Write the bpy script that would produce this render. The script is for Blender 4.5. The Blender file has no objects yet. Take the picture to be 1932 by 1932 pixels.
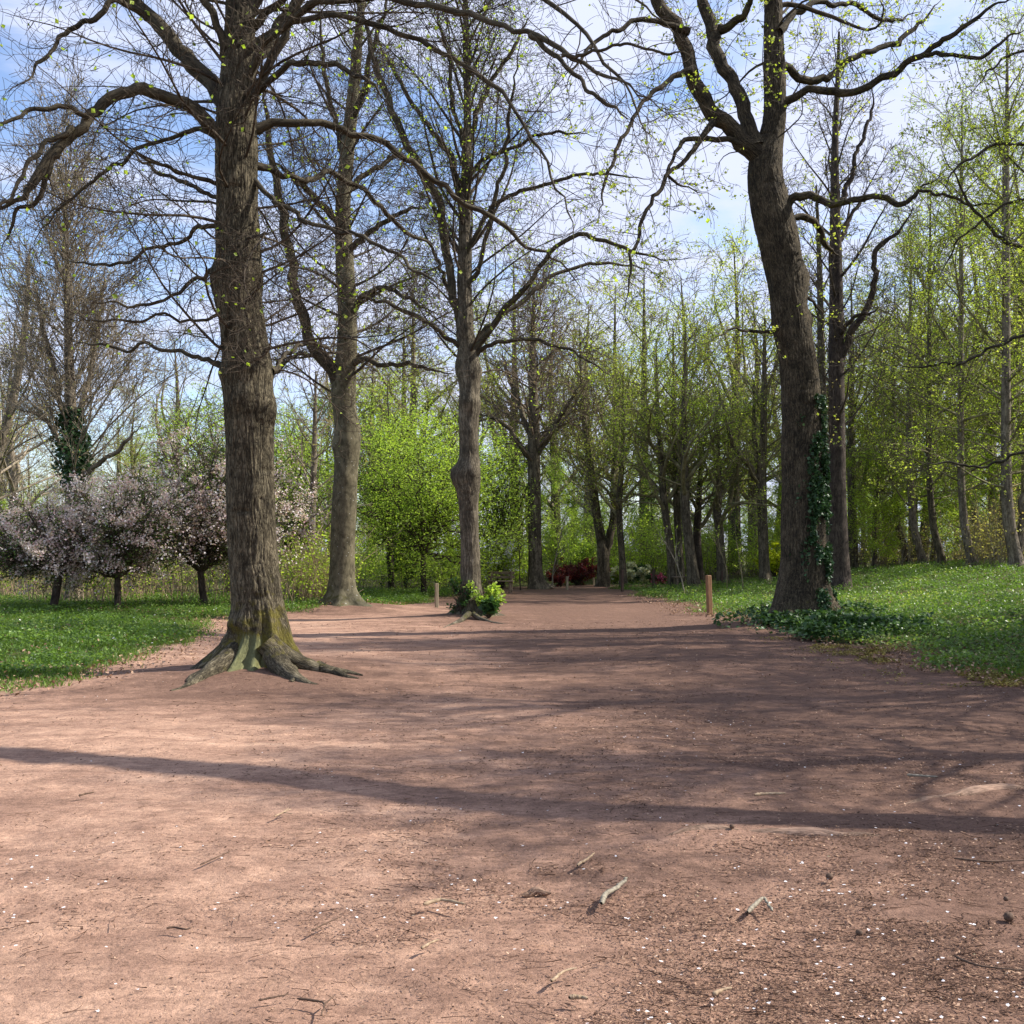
import bpy, math
import numpy as np
PI = math.pi
R = math.radians
SC = bpy.context.scene
COL = SC.collection

# ------------------------------------------------------------------ camera, sky, sun, exposure
F, HX, HY, EYE = 1932.0, 966.0, 1038.5, 1.6
cam = bpy.data.cameras.new('camera'); camo = bpy.data.objects.new('camera', cam); COL.objects.link(camo)
camo.location = (0, 0, EYE); camo.rotation_euler = (R(90), 0, 0)
cam.sensor_width = 36; cam.lens = 36; cam.shift_y = (HY-966)/F
cam.clip_start = 0.05; cam.clip_end = 3000
SC.camera = camo

SUN_EL, SUN_AZ = 41.0, 9.0          # azimuth measured from +x (right) towards +y (away)
sdir = np.array([math.cos(R(SUN_AZ))*math.cos(R(SUN_EL)), math.sin(R(SUN_AZ))*math.cos(R(SUN_EL)), math.sin(R(SUN_EL))])
sun = bpy.data.lights.new('sun', 'SUN'); sun.energy = 4.6; sun.angle = R(0.48); sun.color = (1.0, 0.95, 0.87)
suno = bpy.data.objects.new('sun', sun); COL.objects.link(suno)
suno.rotation_euler = (R(90-SUN_EL), 0, R(90+SUN_AZ))
suno.location = (20, 5, 30)

world = bpy.data.worlds.new('World'); SC.world = world; world.use_nodes = True
wn = world.node_tree; wn.nodes.clear()
def N(nt, t, **k):
    n = nt.nodes.new(t)
    for a, b in k.items(): setattr(n, a, b)
    return n
wo = N(wn, 'ShaderNodeOutputWorld'); wb = N(wn, 'ShaderNodeBackground')
sky = N(wn, 'ShaderNodeTexSky', sky_type='NISHITA', sun_disc=False)
sky.sun_elevation = R(SUN_EL); sky.sun_rotation = R(90-SUN_AZ); sky.altitude = 50; sky.air_density = 1.0; sky.dust_density = 1.0; sky.ozone_density = 2.0
tcw = N(wn, 'ShaderNodeTexCoord'); mpw = N(wn, 'ShaderNodeMapping'); mpw.inputs['Scale'].default_value = (1.0, 1.0, 3.6)
nzw = N(wn, 'ShaderNodeTexNoise'); nzw.inputs['Scale'].default_value = 3.4; nzw.inputs['Detail'].default_value = 7; nzw.inputs['Roughness'].default_value = 0.55; nzw.inputs['Distortion'].default_value = 0.5
grd = N(wn, 'ShaderNodeVectorMath', operation='DOT_PRODUCT'); grd.inputs[1].default_value = (0.15, 0.0, 0.0)
addw = N(wn, 'ShaderNodeMath', operation='ADD')
rpw = N(wn, 'ShaderNodeMapRange'); rpw.inputs['From Min'].default_value = 0.36; rpw.inputs['From Max'].default_value = 0.58; rpw.interpolation_type = 'SMOOTHSTEP'
mxw = N(wn, 'ShaderNodeMix', data_type='RGBA'); mxw.inputs['B'].default_value = (4.7, 5.1, 6.6, 1)
tnt = N(wn, 'ShaderNodeMix', data_type='RGBA', blend_type='MULTIPLY'); tnt.inputs['Factor'].default_value = 1.0; tnt.inputs['B'].default_value = (1.45, 1.42, 1.50, 1)
L = wn.links.new
L(tcw.outputs['Generated'], mpw.inputs['Vector']); L(mpw.outputs[0], nzw.inputs['Vector'])
L(tcw.outputs['Generated'], grd.inputs[0]); L(nzw.outputs['Fac'], addw.inputs[0]); L(grd.outputs['Value'], addw.inputs[1])
L(addw.outputs[0], rpw.inputs['Value']); L(rpw.outputs[0], mxw.inputs['Factor'])
L(sky.outputs[0], tnt.inputs['A']); L(tnt.outputs['Result'], mxw.inputs['A']); L(mxw.outputs['Result'], wb.inputs['Color'])
wb.inputs['Strength'].default_value = 0.10
L(wb.outputs[0], wo.inputs['Surface'])
SC.view_settings.view_transform = 'Standard'; SC.view_settings.look = 'None'
SC.view_settings.exposure = 0.86; SC.view_settings.gamma = 1.0

SC.cycles.max_bounces = 5; SC.cycles.diffuse_bounces = 3; SC.cycles.transmission_bounces = 3; SC.cycles.glossy_bounces = 1
SC.cycles.transparent_max_bounces = 4
SC.cycles.caustics_reflective = False; SC.cycles.caustics_refractive = False

# ------------------------------------------------------------------ numpy helpers
def nrm(v): return v/np.maximum(np.linalg.norm(v, axis=-1, keepdims=True), 1e-9)
def vnoise(p, seed=0):
    p = np.asarray(p, float); i = np.floor(p).astype(np.int64); f = p-i; u = f*f*(3-2*f); out = 0
    for dx in (0, 1):
        for dy in (0, 1):
            for dz in (0, 1):
                n = ((i[..., 0]+dx)*374761393+(i[..., 1]+dy)*668265263+(i[..., 2]+dz)*1103515245+seed*1274126177) & 0xffffffff
                n = ((n ^ (n >> 13))*1274126177) & 0xffffffff; n = n ^ (n >> 16)
                w = (u[..., 0] if dx else 1-u[..., 0])*(u[..., 1] if dy else 1-u[..., 1])*(u[..., 2] if dz else 1-u[..., 2])
                out = out + w*(n/4294967296.0)
    return out
def fbm(p, o=4, seed=0):
    s, a, t = 0, 0.5, 0
    p = np.asarray(p, float)
    for k in range(o): s = s+a*vnoise(p, seed+k); t += a; a *= .5; p = p*2.03+7.1
    return s/t
def sm(x, a, b):
    t = np.clip((x-a)/(b-a), 0, 1); return t*t*(3-2*t)

# ------------------------------------------------------------------ terrain
XR = np.array([(-10, 8.5), (0, 8.2), (5, 7.6), (8, 6.9), (11.6, 6.0), (14.5, 5.95), (17, 5.9), (20, 5.2), (23, 5.3), (27, 4.9), (32, 4.7), (37.6, 4.4), (43, 4.3), (47, 5.0), (60, 7.0), (400, 8)])
XL = np.array([(-10, -11), (0, -10), (8, -7.6), (11.85, -6.0), (13, -5.4), (15, -4.9), (17.5, -4.9), (20, -5.6), (23, -6.6), (25, -6.0), (27, -4.6), (28, -3.9), (32, -2.6), (35.5, -1.9), (42.7, -.5), (45, .6), (47, 3), (400, 10)])
def path_edge(x, y):
    """signed distance-like value, > 0 off the path"""
    x = np.asarray(x, float); y = np.asarray(y, float)
    xr = np.interp(y, XR[:, 0], XR[:, 1]); xl = np.interp(y, XL[:, 0], XL[:, 1])
    e = np.maximum(x-xr, xl-x)
    e = np.where(y > 46.5, np.maximum(e, (y-46.5)*1.0), e)
    bend = np.maximum(np.abs(y-(45.5+0.10*(x-3)))-1.5, 2.5-x)
    e = np.minimum(e, bend)
    n = fbm(np.stack([x*.9, y*.5, x*0], -1), 3, 5)-.5
    n2 = fbm(np.stack([x*5, y*3.5, x*0], -1), 2, 9)-.5
    return e+n*1.9+n2*.6
MOUNDS = []
def gz(x, y):
    x = np.asarray(x, float); y = np.asarray(y, float)
    xr = np.interp(y, XR[:, 0], XR[:, 1])
    up = 1.05*sm(x-xr, 0.0, 16.0)*sm(y, 6, 17)*(1-.5*sm(y, 40, 70))
    up = up*(1-.75*np.exp(-((y-(45.5+.1*(x-3)))/2.5)**2)*sm(x, 0, 4)*(1-sm(x, 10, 18)))
    z = up+.10*(fbm(np.stack([x*.35, y*.35, x*0], -1), 3, 2)-.5)
    z = z+.16*sm(-x, 4, 9)*sm(y, 13, 20)*(1-sm(y, 26, 40))
    z = z-.9*sm(-x, 8, 40)*sm(y, 28, 60)
    for mx, my, a, r in MOUNDS: z = z+a*np.exp(-((x-mx)**2+(y-my)**2)/(r*r))
    return z
def W(vx, vy, d): return np.array([(vx-HX)/F*d, d, EYE+(HY-vy)/F*d])
def G(vx, vy):
    d = EYE*F/max(vy-HY, 20)
    for _ in range(12):
        z = float(gz((vx-HX)/F*d, d)); d = .5*d+.5*(EYE-z)*F/max(vy-HY, 12)
    x = (vx-HX)/F*d
    return np.array([x, d, float(gz(x, d))])
def GX(vx, d):
    x = (vx-HX)/F*d; return np.array([x, d, float(gz(x, d))])
pA = G(488, 1268); MOUNDS.append((pA[0], pA[1]+.1, .13, 1.7))
pB = G(646, 1152); MOUNDS.append((pB[0], pB[1]+.2, .22, 1.5))
pC = G(890, 1166); MOUNDS.append((pC[0], pC[1]+.1, .12, 1.2))
pD = np.array([(1517-HX)/F*21.0, 21.0, 0]); pD[2] = float(gz(pD[0], pD[1])); MOUNDS.append((pD[0], pD[1], .16, 2.0))

# ------------------------------------------------------------------ mesh builder
class Geo:
    def __init__(s): s.v = []; s.f4 = []; s.f3 = []; s.n = 0; s.at = {}; s.m4 = []; s.m3 = []
    def add(s, v, f4=None, f3=None, mat=0, **at):
        v = np.asarray(v, np.float32).reshape(-1, 3)
        if len(v) == 0: return
        if f4 is not None and len(f4): s.f4.append(np.asarray(f4, np.int64)+s.n); s.m4.append(np.full(len(f4), mat, np.int32))
        if f3 is not None and len(f3): s.f3.append(np.asarray(f3, np.int64)+s.n); s.m3.append(np.full(len(f3), mat, np.int32))
        for k in ('bc', 'rnd', 'aux'):
            a = at.get(k)
            if a is None: a = np.zeros((len(v), 3) if k == 'bc' else len(v), np.float32)
            s.at.setdefault(k, []).append(np.asarray(a, np.float32))
        s.v.append(v); s.n += len(v)
    def build(s, name, mats, parent=None, off=None, smooth=True):
        v = np.concatenate(s.v) if s.v else np.zeros((0, 3), np.float32)
        if off is not None: v = v-np.asarray(off, np.float32)
        f4 = np.concatenate(s.f4) if s.f4 else np.zeros((0, 4), np.int64)
        f3 = np.concatenate(s.f3) if s.f3 else np.zeros((0, 3), np.int64)
        me = bpy.data.meshes.new(name)
        me.vertices.add(len(v)); me.vertices.foreach_set('co', v.ravel().astype(np.float32))
        nl = len(f4)*4+len(f3)*3; me.loops.add(nl)
        me.loops.foreach_set('vertex_index', np.concatenate([f4.ravel(), f3.ravel()]).astype(np.int32))
        me.polygons.add(len(f4)+len(f3))
        st = np.concatenate([np.arange(len(f4))*4, len(f4)*4+np.arange(len(f3))*3]).astype(np.int32)
        me.polygons.foreach_set('loop_start', st)
        mi = np.concatenate(s.m4+s.m3) if (s.m4 or s.m3) else np.zeros(0, np.int32)
        me.polygons.foreach_set('material_index', mi.astype(np.int32))
        me.polygons.foreach_set('use_smooth', np.full(len(mi), smooth))
        for k, t, w in (('bc', 'FLOAT_VECTOR', 'vector'), ('rnd', 'FLOAT', 'value'), ('aux', 'FLOAT', 'value')):
            if s.at:
                a = me.attributes.new(k, t, 'POINT'); a.data.foreach_set(w, np.concatenate(s.at[k]).ravel().astype(np.float32))
        for m in (mats if isinstance(mats, (list, tuple)) else [mats]): me.materials.append(m)
        me.update(calc_edges=True)
        o = bpy.data.objects.new(name, me); COL.objects.link(o)
        if parent is not None: o.parent = parent
        elif off is not None: o.location = off
        return o
def tag(o, label=None, cat=None, group=None, kind=None):
    if label: o['label'] = label
    if cat: o['category'] = cat
    if group: o['group'] = group
    if kind: o['kind'] = kind
    return o
def empty(name, loc, label=None, cat=None, group=None):
    o = bpy.data.objects.new(name, None); o.empty_display_size = .3; COL.objects.link(o); o.location = [float(a) for a in loc]
    return tag(o, label, cat, group)
def copy_tree(o, parent=None):
    c = o.copy(); COL.objects.link(c)
    if parent is not None: c.parent = parent
    for ch in list(o.children): copy_tree(ch, c)
    return c

def tubes(g, P, Rr, k=3, mat=0, rnd=None, aux=None, tip=True, ref=None):
    """batch of tubes: P (B,n,3), Rr (B,n)"""
    B, n = P.shape[:2]
    if B == 0: return
    T = np.gradient(P, axis=1); T = nrm(T)
    avg = nrm(P[:, -1]-P[:, 0])
    if ref is None:
        ref = np.where(np.abs(avg[:, 2:3]) > .75, np.array([[0., 1., 0.]]), np.array([[0., 0., 1.]]))
    U = nrm(np.cross(T, ref[:, None, :])); V = np.cross(T, U)
    th = np.arange(k)*2*PI/k
    ring = U[:, :, None, :]*np.cos(th)[None, None, :, None]+V[:, :, None, :]*np.sin(th)[None, None, :, None]
    X = P[:, :, None, :]+ring*Rr[:, :, None, None]
    s = np.concatenate([np.zeros((B, 1)), np.cumsum(np.linalg.norm(np.diff(P, axis=1), axis=2), axis=1)], 1)
    off = np.random.default_rng(B).uniform(0, 20, (B, 1))
    bc = np.stack([np.cos(th)[None, None, :]*Rr[:, :, None]+off[:, :, None], np.sin(th)[None, None, :]*Rr[:, :, None]+off[:, :, None]*.7, np.repeat((s+off)[:, :, None], k, 2)], -1)
    b = np.arange(B)[:, None, None]*n*k; i = np.arange(n-1)[None, :, None]*k; j = np.arange(k)[None, None, :]; j2 = (j+1) % k
    f = np.stack([b+i+j, b+i+j2, b+i+k+j2, b+i+k+j], -1).reshape(-1, 4)
    N_ = B*n*k
    r = np.zeros(N_) if rnd is None else np.repeat(rnd, n*k)
    a = np.zeros(N_) if aux is None else np.broadcast_to(np.asarray(aux), (N_,))
    g.add(X.reshape(-1, 3), f4=f, mat=mat, bc=bc.reshape(-1, 3), rnd=r, aux=a)
def spline(cp, n):
    """Catmull-Rom through control rows, resampled evenly to n rows"""
    cp = np.asarray(cp, float); m = len(cp)
    if m == 2: cp = np.stack([cp[0], (cp[0]+cp[1])/2, cp[1]]); m = 3
    e = np.concatenate([[2*cp[0]-cp[1]], cp, [2*cp[-1]-cp[-2]]]); out = []
    for i in range(m-1):
        p0, p1, p2, p3 = e[i:i+4]
        t = np.linspace(0, 1, 24, endpoint=False)[:, None]
        out.append(.5*(2*p1+(p2-p0)*t+(2*p0-5*p1+4*p2-p3)*t*t+(3*p1-p0-3*p2+p3)*t**3))
    q = np.concatenate(out+[cp[-1:]])
    s = np.concatenate([[0], np.cumsum(np.linalg.norm(np.diff(q[:, :3], axis=0), axis=1))])
    u = np.linspace(0, s[-1], n)
    return np.stack([np.interp(u, s, q[:, c]) for c in range(q.shape[1])], 1)
def grow(S, D, Ln, n, jit, trop, rng, keep=.6):
    B = len(S); P = np.empty((B, n+1, 3)); P[:, 0] = S; d = nrm(D); c = rng.normal(0, jit, (B, 3))
    tr = np.zeros((B, 3)); tr[:, 2] = trop
    for i in range(n):
        c = keep*c+rng.normal(0, jit, (B, 3)); d = nrm(d+c+tr/n); P[:, i+1] = P[:, i]+d*(Ln/n)[:, None]
    return P
def kids(P, Rr, N_, rng, t0, t1, amin, amax, lmax, taper=.55, flat=0., up=0., rk=.55, rl=.012):
    B, n = P.shape[:2]
    ln = np.linalg.norm(P[:, -1]-P[:, 0], axis=1); pr = ln/ln.sum()
    ix = rng.choice(B, N_, p=pr); t = t0+(t1-t0)*rng.random(N_)**.9
    x = t*(n-1); i = np.minimum(x.astype(int), n-2); f = (x-i)[:, None]
    S = P[ix, i]*(1-f)+P[ix, i+1]*f; T = nrm(P[ix, i+1]-P[ix, i])
    r = Rr[ix, i]*(1-f[:, 0])+Rr[ix, i+1]*f[:, 0]
    q = nrm(np.cross(T, rng.normal(size=(N_, 3))))
    q[:, 2] *= (1-flat); q = nrm(q)
    a = np.radians(rng.uniform(amin, amax, N_))[:, None]
    D = T*np.cos(a)+q*np.sin(a); D[:, 2] += up; D = nrm(D)
    Ln = lmax*rng.uniform(.45, 1, N_)*(1-taper*t)*np.minimum(1.2, (ln[ix]/max(ln.mean(), 1e-6)))**.5
    r0 = np.minimum(rk*r, rl*Ln+.002)
    return S, D, Ln, r0
def taperR(r0, n, rmin, p=.9): return np.maximum(r0[:, None]*(1-np.linspace(0, 1, n)[None, :]**p*.88), rmin)
def leaves(g, C, size, rng, up=.3, mat=0, rnd=None, asp=.42, droop=0., fold=True):
    """diamond leaves"""
    B = len(C)
    a = rng.normal(size=(B, 3)); a[:, 2] = a[:, 2]*.5-droop; a = nrm(a)
    nn = rng.normal(size=(B, 3)); nn[:, 2] += up*3; b = nrm(np.cross(nn, a))
    s = (size*rng.uniform(.6, 1.25, B))[:, None]
    h = np.cross(a, b)*s*.12 if fold else 0
    v = np.stack([C, C+a*s*.45+b*s*asp+h, C+a*s, C+a*s*.45-b*s*asp+h], 1)
    f = np.arange(B*4).reshape(B, 4)
    r = rng.random(B) if rnd is None else rnd
    g.add(v.reshape(-1, 3), f4=f, mat=mat, rnd=np.repeat(r, 4))
def sample(P, N_, rng, t0=.15, t1=1.0):
    B, n = P.shape[:2]; ix = rng.integers(0, B, N_); x = (t0+(t1-t0)*rng.random(N_))*(n-1); i = np.minimum(x.astype(int), n-2); f = (x-i)[:, None]
    return P[ix, i]*(1-f)+P[ix, i+1]*f

# ------------------------------------------------------------------ materials
def newmat(name):
    m = bpy.data.materials.new(name); m.use_nodes = True; nt = m.node_tree; nt.nodes.clear()
    o = N(nt, 'ShaderNodeOutputMaterial'); return m, nt, o
def ramp(nt, stops, src=None, interp='LINEAR'):
    r = N(nt, 'ShaderNodeValToRGB'); cr = r.color_ramp; cr.interpolation = interp
    while len(cr.elements) < len(stops): cr.elements.new(.5)
    for e, (p, c) in zip(cr.elements, stops): e.position = p; e.color = (c[0], c[1], c[2], 1) if not isinstance(c, (int, float)) else (c, c, c, 1)
    if src is not None: nt.links.new(src, r.inputs['Fac'])
    return r
def noise(nt, vec, scale, det=4, rough=.6, dist=0.):
    n = N(nt, 'ShaderNodeTexNoise'); n.inputs['Scale'].default_value = scale; n.inputs['Detail'].default_value = det
    n.inputs['Roughness'].default_value = rough; n.inputs['Distortion'].default_value = dist
    if vec is not None: nt.links.new(vec, n.inputs['Vector'])
    return n
def mapping(nt, vec, sc):
    m = N(nt, 'ShaderNodeMapping'); m.inputs['Scale'].default_value = sc; nt.links.new(vec, m.inputs['Vector']); return m.outputs[0]
def attr(nt, name): return N(nt, 'ShaderNodeAttribute', attribute_name=name)
def mathn(nt, op, a, b=None, clamp=False):
    m = N(nt, 'ShaderNodeMath', operation=op, use_clamp=clamp)
    for i, s in enumerate((a, b)):
        if s is None: continue
        if isinstance(s, (int, float)): m.inputs[i].default_value = s
        else: nt.links.new(s, m.inputs[i])
    return m.outputs[0]
def mixc(nt, f, a, b):
    m = N(nt, 'ShaderNodeMix', data_type='RGBA')
    for k, s in (('Factor', f), ('A', a), ('B', b)):
        if isinstance(s, (int, float)): m.inputs[k].default_value = s
        elif isinstance(s, tuple): m.inputs[k].default_value = (*s, 1)
        else: nt.links.new(s, m.inputs[k])
    return m.outputs['Result']
def bark_mat(name, dark, mid, light, moss=(.10, .10, .015), freq=22., stretch=.16, bump=.02, moss_amt=0., lichen=.0, crack=.5):
    m, nt, o = newmat(name); bc = attr(nt, 'bc').outputs['Vector']; aux = attr(nt, 'aux').outputs['Fac']
    v = mapping(nt, bc, (1, 1, stretch))
    n1 = noise(nt, v, freq, 5, .62, .6); n2 = noise(nt, bc, 3.2, 4, .6); n3 = noise(nt, bc, 60, 3, .6)
    nr = noise(nt, mapping(nt, bc, (1, 1, stretch*.9)), freq*1.4, 4, .6, 1.3)
    ridge_ = mathn(nt, 'MULTIPLY', mathn(nt, 'ABSOLUTE', mathn(nt, 'SUBTRACT', nr.outputs['Fac'], .5)), 9., True)
    nh = noise(nt, mapping(nt, bc, (.35, .35, 1.2)), freq*.9, 3, .6, .5)
    cross = ramp(nt, [(.60, 1.), (.70, .35)], nh.outputs['Fac']).outputs['Color']
    edge = mathn(nt, 'MULTIPLY', mathn(nt, 'POWER', ridge_, .7), cross)
    h = mathn(nt, 'MULTIPLY', n1.outputs['Fac'], mathn(nt, 'ADD', mathn(nt, 'MULTIPLY', edge, crack), 1-crack))
    col = ramp(nt, [(.22, dark), (.37, mid), (.53, light)], mathn(nt, 'ADD', mathn(nt, 'MULTIPLY', h, .75), mathn(nt, 'MULTIPLY', n2.outputs['Fac'], .25))).outputs['Color']
    tint = ramp(nt, [(.3, (.72, .70, .66)), (.7, (1.25, 1.2, 1.15))], n2.outputs['Fac']).outputs['Color']
    mm = N(nt, 'ShaderNodeMix', data_type='RGBA', blend_type='MULTIPLY'); mm.inputs['Factor'].default_value = 1; nt.links.new(col, mm.inputs['A']); nt.links.new(tint, mm.inputs['B'])
    col = mm.outputs['Result']
    if lichen:
        vl = N(nt, 'ShaderNodeTexVoronoi'); vl.inputs['Scale'].default_value = 9; nt.links.new(bc, vl.inputs['Vector'])
        lf = ramp(nt, [(.05, 1.), (.13, 0.)], vl.outputs['Distance']).outputs['Color']
        col = mixc(nt, mathn(nt, 'MULTIPLY', lf, lichen), col, (.5, .5, .46))
    mn = noise(nt, bc, 7, 5, .65)
    mf = mathn(nt, 'ADD', mathn(nt, 'ADD', aux, moss_amt), mathn(nt, 'MULTIPLY', mathn(nt, 'SUBTRACT', mn.outputs['Fac'], .5), 2.2))
    mf = ramp(nt, [(.42, 0.), (.75, 1.)], mf).outputs['Color']
    mcol = ramp(nt, [(.3, tuple(c*.45 for c in moss)), (.7, moss)], n3.outputs['Fac']).outputs['Color']
    col = mixc(nt, mathn(nt, 'MULTIPLY', mf, .85), col, mcol)
    al = ramp(nt, [(.80, 0.), (1.0, 1.)], mathn(nt, 'ADD', aux, mathn(nt, 'MULTIPLY', mathn(nt, 'SUBTRACT', n1.outputs['Fac'], .5), .9))).outputs['Color']
    col = mixc(nt, mathn(nt, 'MULTIPLY', al, .5), col, (.20, .22, .125))
    b = N(nt, 'ShaderNodeBsdfPrincipled'); b.inputs['Roughness'].default_value = .88; b.inputs['Specular IOR Level'].default_value = .2
    nt.links.new(col, b.inputs['Base Color'])
    bp = N(nt, 'ShaderNodeBump'); bp.inputs['Strength'].default_value = 1; bp.inputs['Distance'].default_value = bump
    hh = mathn(nt, 'ADD', h, mathn(nt, 'MULTIPLY', n3.outputs['Fac'], .25)); nt.links.new(hh, bp.inputs['Height']); nt.links.new(bp.outputs[0], b.inputs['Normal'])
    nt.links.new(b.outputs[0], o.inputs['Surface']); return m
def leaf_mat(name, stops, trans=.4, rough=.5, spec=.3, tmul=1.35):
    m, nt, o = newmat(name); c = ramp(nt, stops, attr(nt, 'rnd').outputs['Fac']).outputs['Color']
    b = N(nt, 'ShaderNodeBsdfPrincipled'); b.inputs['Roughness'].default_value = rough; b.inputs['Specular IOR Level'].default_value = spec
    nt.links.new(c, b.inputs['Base Color'])
    t = N(nt, 'ShaderNodeBsdfTranslucent'); mm = N(nt, 'ShaderNodeMix', data_type='RGBA', blend_type='MULTIPLY'); mm.inputs['Factor'].default_value = 1
    nt.links.new(c, mm.inputs['A']); mm.inputs['B'].default_value = (tmul, tmul*1.05, tmul*.55, 1); nt.links.new(mm.outputs['Result'], t.inputs['Color'])
    ms = N(nt, 'ShaderNodeMixShader'); ms.inputs[0].default_value = trans
    nt.links.new(b.outputs[0], ms.inputs[1]); nt.links.new(t.outputs[0], ms.inputs[2]); nt.links.new(ms.outputs[0], o.inputs['Surface']); return m
def flat_mat(name, c1, c2, scale=8, rough=.8, stretch=(1, 1, 1), bump=.003):
    m, nt, o = newmat(name); tc = N(nt, 'ShaderNodeTexCoord'); n = noise(nt, mapping(nt, tc.outputs['Object'], stretch), scale, 5, .6)
    b = N(nt, 'ShaderNodeBsdfPrincipled'); b.inputs['Roughness'].default_value = rough; b.inputs['Specular IOR Level'].default_value = .25
    nt.links.new(ramp(nt, [(.3, c1), (.7, c2)], n.outputs['Fac']).outputs['Color'], b.inputs['Base Color'])
    bp = N(nt, 'ShaderNodeBump'); bp.inputs['Distance'].default_value = bump; nt.links.new(n.outputs['Fac'], bp.inputs['Height']); nt.links.new(bp.outputs[0], b.inputs['Normal'])
    nt.links.new(b.outputs[0], o.inputs['Surface']); return m

M = {}
M['bark_lime'] = bark_mat('bark_lime', (.014, .011, .007), (.064, .054, .034), (.175, .152, .102), freq=27, stretch=.15, bump=.026, crack=.65, moss=(.17, .145, .025))
M['limb_backlit'] = bark_mat('limb_backlit', (.014, .011, .008), (.044, .037, .025), (.10, .086, .058), freq=20, stretch=.14, bump=.012, crack=.4, moss=(.13, .12, .02))  # limb bark with backlit shade against the sky put into its colour
M['bark_beech'] = bark_mat('bark_beech', (.024, .021, .013), (.062, .056, .034), (.135, .122, .078), freq=10, stretch=.5, bump=.008, lichen=.7, moss=(.09, .085, .02), moss_amt=.02, crack=.2)
M['bark_flaky'] = bark_mat('bark_flaky', (.04, .032, .024), (.065, .055, .038), (.19, .165, .12), freq=22, stretch=.12, bump=.018, crack=.5)
M['bark_oak'] = bark_mat('bark_oak', (.016, .013, .009), (.060, .048, .031), (.145, .118, .076), freq=34, stretch=.14, bump=.022, moss=(.13, .12, .02), moss_amt=.0, crack=.75)
M['bark_mid'] = bark_mat('bark_mid', (.022, .018, .012), (.072, .060, .041), (.17, .145, .10), freq=10, stretch=.2, bump=.02, moss_amt=.04)
M['bark_pale'] = bark_mat('bark_pale', (.05, .04, .028), (.13, .108, .08), (.27, .23, .175), freq=9, stretch=.2, bump=.02, moss_amt=-.1)
M['bark_dark'] = bark_mat('bark_dark', (.014, .011, .009), (.045, .034, .027), (.09, .072, .056), freq=12, stretch=.2, bump=.02)
M['twig'] = bark_mat('twig', (.022, .017, .012), (.055, .043, .031), (.105, .084, .06), freq=10, stretch=.3, bump=.002, moss_amt=-.05)
M['twig_red'] = bark_mat('twig_red', (.05, .038, .028), (.13, .10, .072), (.23, .18, .13), freq=10, stretch=.3, bump=.002, moss_amt=-.3)
M['twig_olive'] = bark_mat('twig_olive', (.06, .054, .030), (.16, .145, .08), (.27, .245, .14), freq=10, stretch=.3, bump=.002, moss_amt=-.05)
M['root'] = bark_mat('root', (.06, .048, .032), (.16, .128, .085), (.29, .24, .165), freq=18, stretch=.16, bump=.012, moss=(.13, .125, .04), moss_amt=-.02)
M['twig_pale'] = bark_mat('twig_pale', (.09, .075, .055), (.20, .168, .125), (.33, .285, .215), freq=10, stretch=.3, bump=.002, moss_amt=-.3)
M['leaf_new'] = leaf_mat('leaf_new', [(0, (.22, .31, .035)), (.5, (.35, .46, .055)), (1, (.50, .60, .10))], .5, tmul=1.5)
M['leaf_olive'] = leaf_mat('leaf_olive', [(0, (.24, .29, .045)), (.5, (.38, .44, .07)), (1, (.52, .55, .13))], .5, tmul=1.5)
M['leaf_bright'] = leaf_mat('leaf_bright', [(0, (.17, .26, .035)), (.5, (.29, .40, .06)), (1, (.45, .55, .11))], .5, tmul=1.5)
M['leaf_yellow'] = leaf_mat('leaf_yellow', [(0, (.30, .38, .02)), (1, (.60, .62, .03))], .5)
M['leaf_bud'] = leaf_mat('leaf_bud', [(0, (.28, .21, .10)), (.6, (.40, .35, .13)), (1, (.46, .46, .14))], .45, tmul=1.5)
M['leaf_dark'] = leaf_mat('leaf_dark', [(0, (.022, .055, .016)), (.6, (.05, .105, .03)), (1, (.09, .17, .045))], .25, .45, .3)
M['leaf_mid'] = leaf_mat('leaf_mid', [(0, (.04, .075, .02)), (.6, (.09, .15, .035)), (1, (.18, .25, .06))], .3, .45, .3)
M['ivy_low'] = leaf_mat('ivy_low', [(0, (.025, .06, .018)), (.6, (.06, .125, .032)), (1, (.13, .22, .06))], .2, .4, .35)
M['ivy'] = leaf_mat('ivy', [(0, (.02, .05, .018)), (.6, (.04, .09, .03)), (1, (.08, .15, .06))], .15, .42, .35)
M['cover'] = leaf_mat('cover', [(0, (.05, .085, .02)), (.4, (.095, .175, .03)), (.8, (.19, .30, .05)), (1, (.36, .40, .11))], .4, .4, .4)
M['grass'] = leaf_mat('grass', [(0, (.055, .10, .018)), (.5, (.11, .19, .03)), (.9, (.22, .31, .055)), (1, (.38, .35, .14))], .4, .45, .35)
M['blossom'] = leaf_mat('blossom', [(0, (.56, .36, .37)), (.45, (.76, .62, .61)), (1, (.87, .81, .79))], .3, .6, .2, 1.0)
M['moss'] = leaf_mat('moss', [(0, (.13, .10, .03)), (.6, (.26, .20, .055)), (1, (.34, .31, .09))], .1, .8, .1, 1.)
M['petal'] = leaf_mat('petal', [(0, (.72, .66, .66)), (1, (.88, .86, .86))], .2, .6, .2, 1.0)
M['maple'] = leaf_mat('maple', [(0, (.06, .010, .014)), (.6, (.13, .020, .024)), (1, (.25, .05, .04))], .4, .45, .3)
M['cream'] = leaf_mat('cream', [(0, (.62, .60, .34)), (1, (.86, .84, .62))], .3, .6, .2, 1.)
M['pink'] = leaf_mat('pink', [(0, (.40, .05, .13)), (1, (.62, .16, .26))], .3, .6, .2, 1.)
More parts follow.
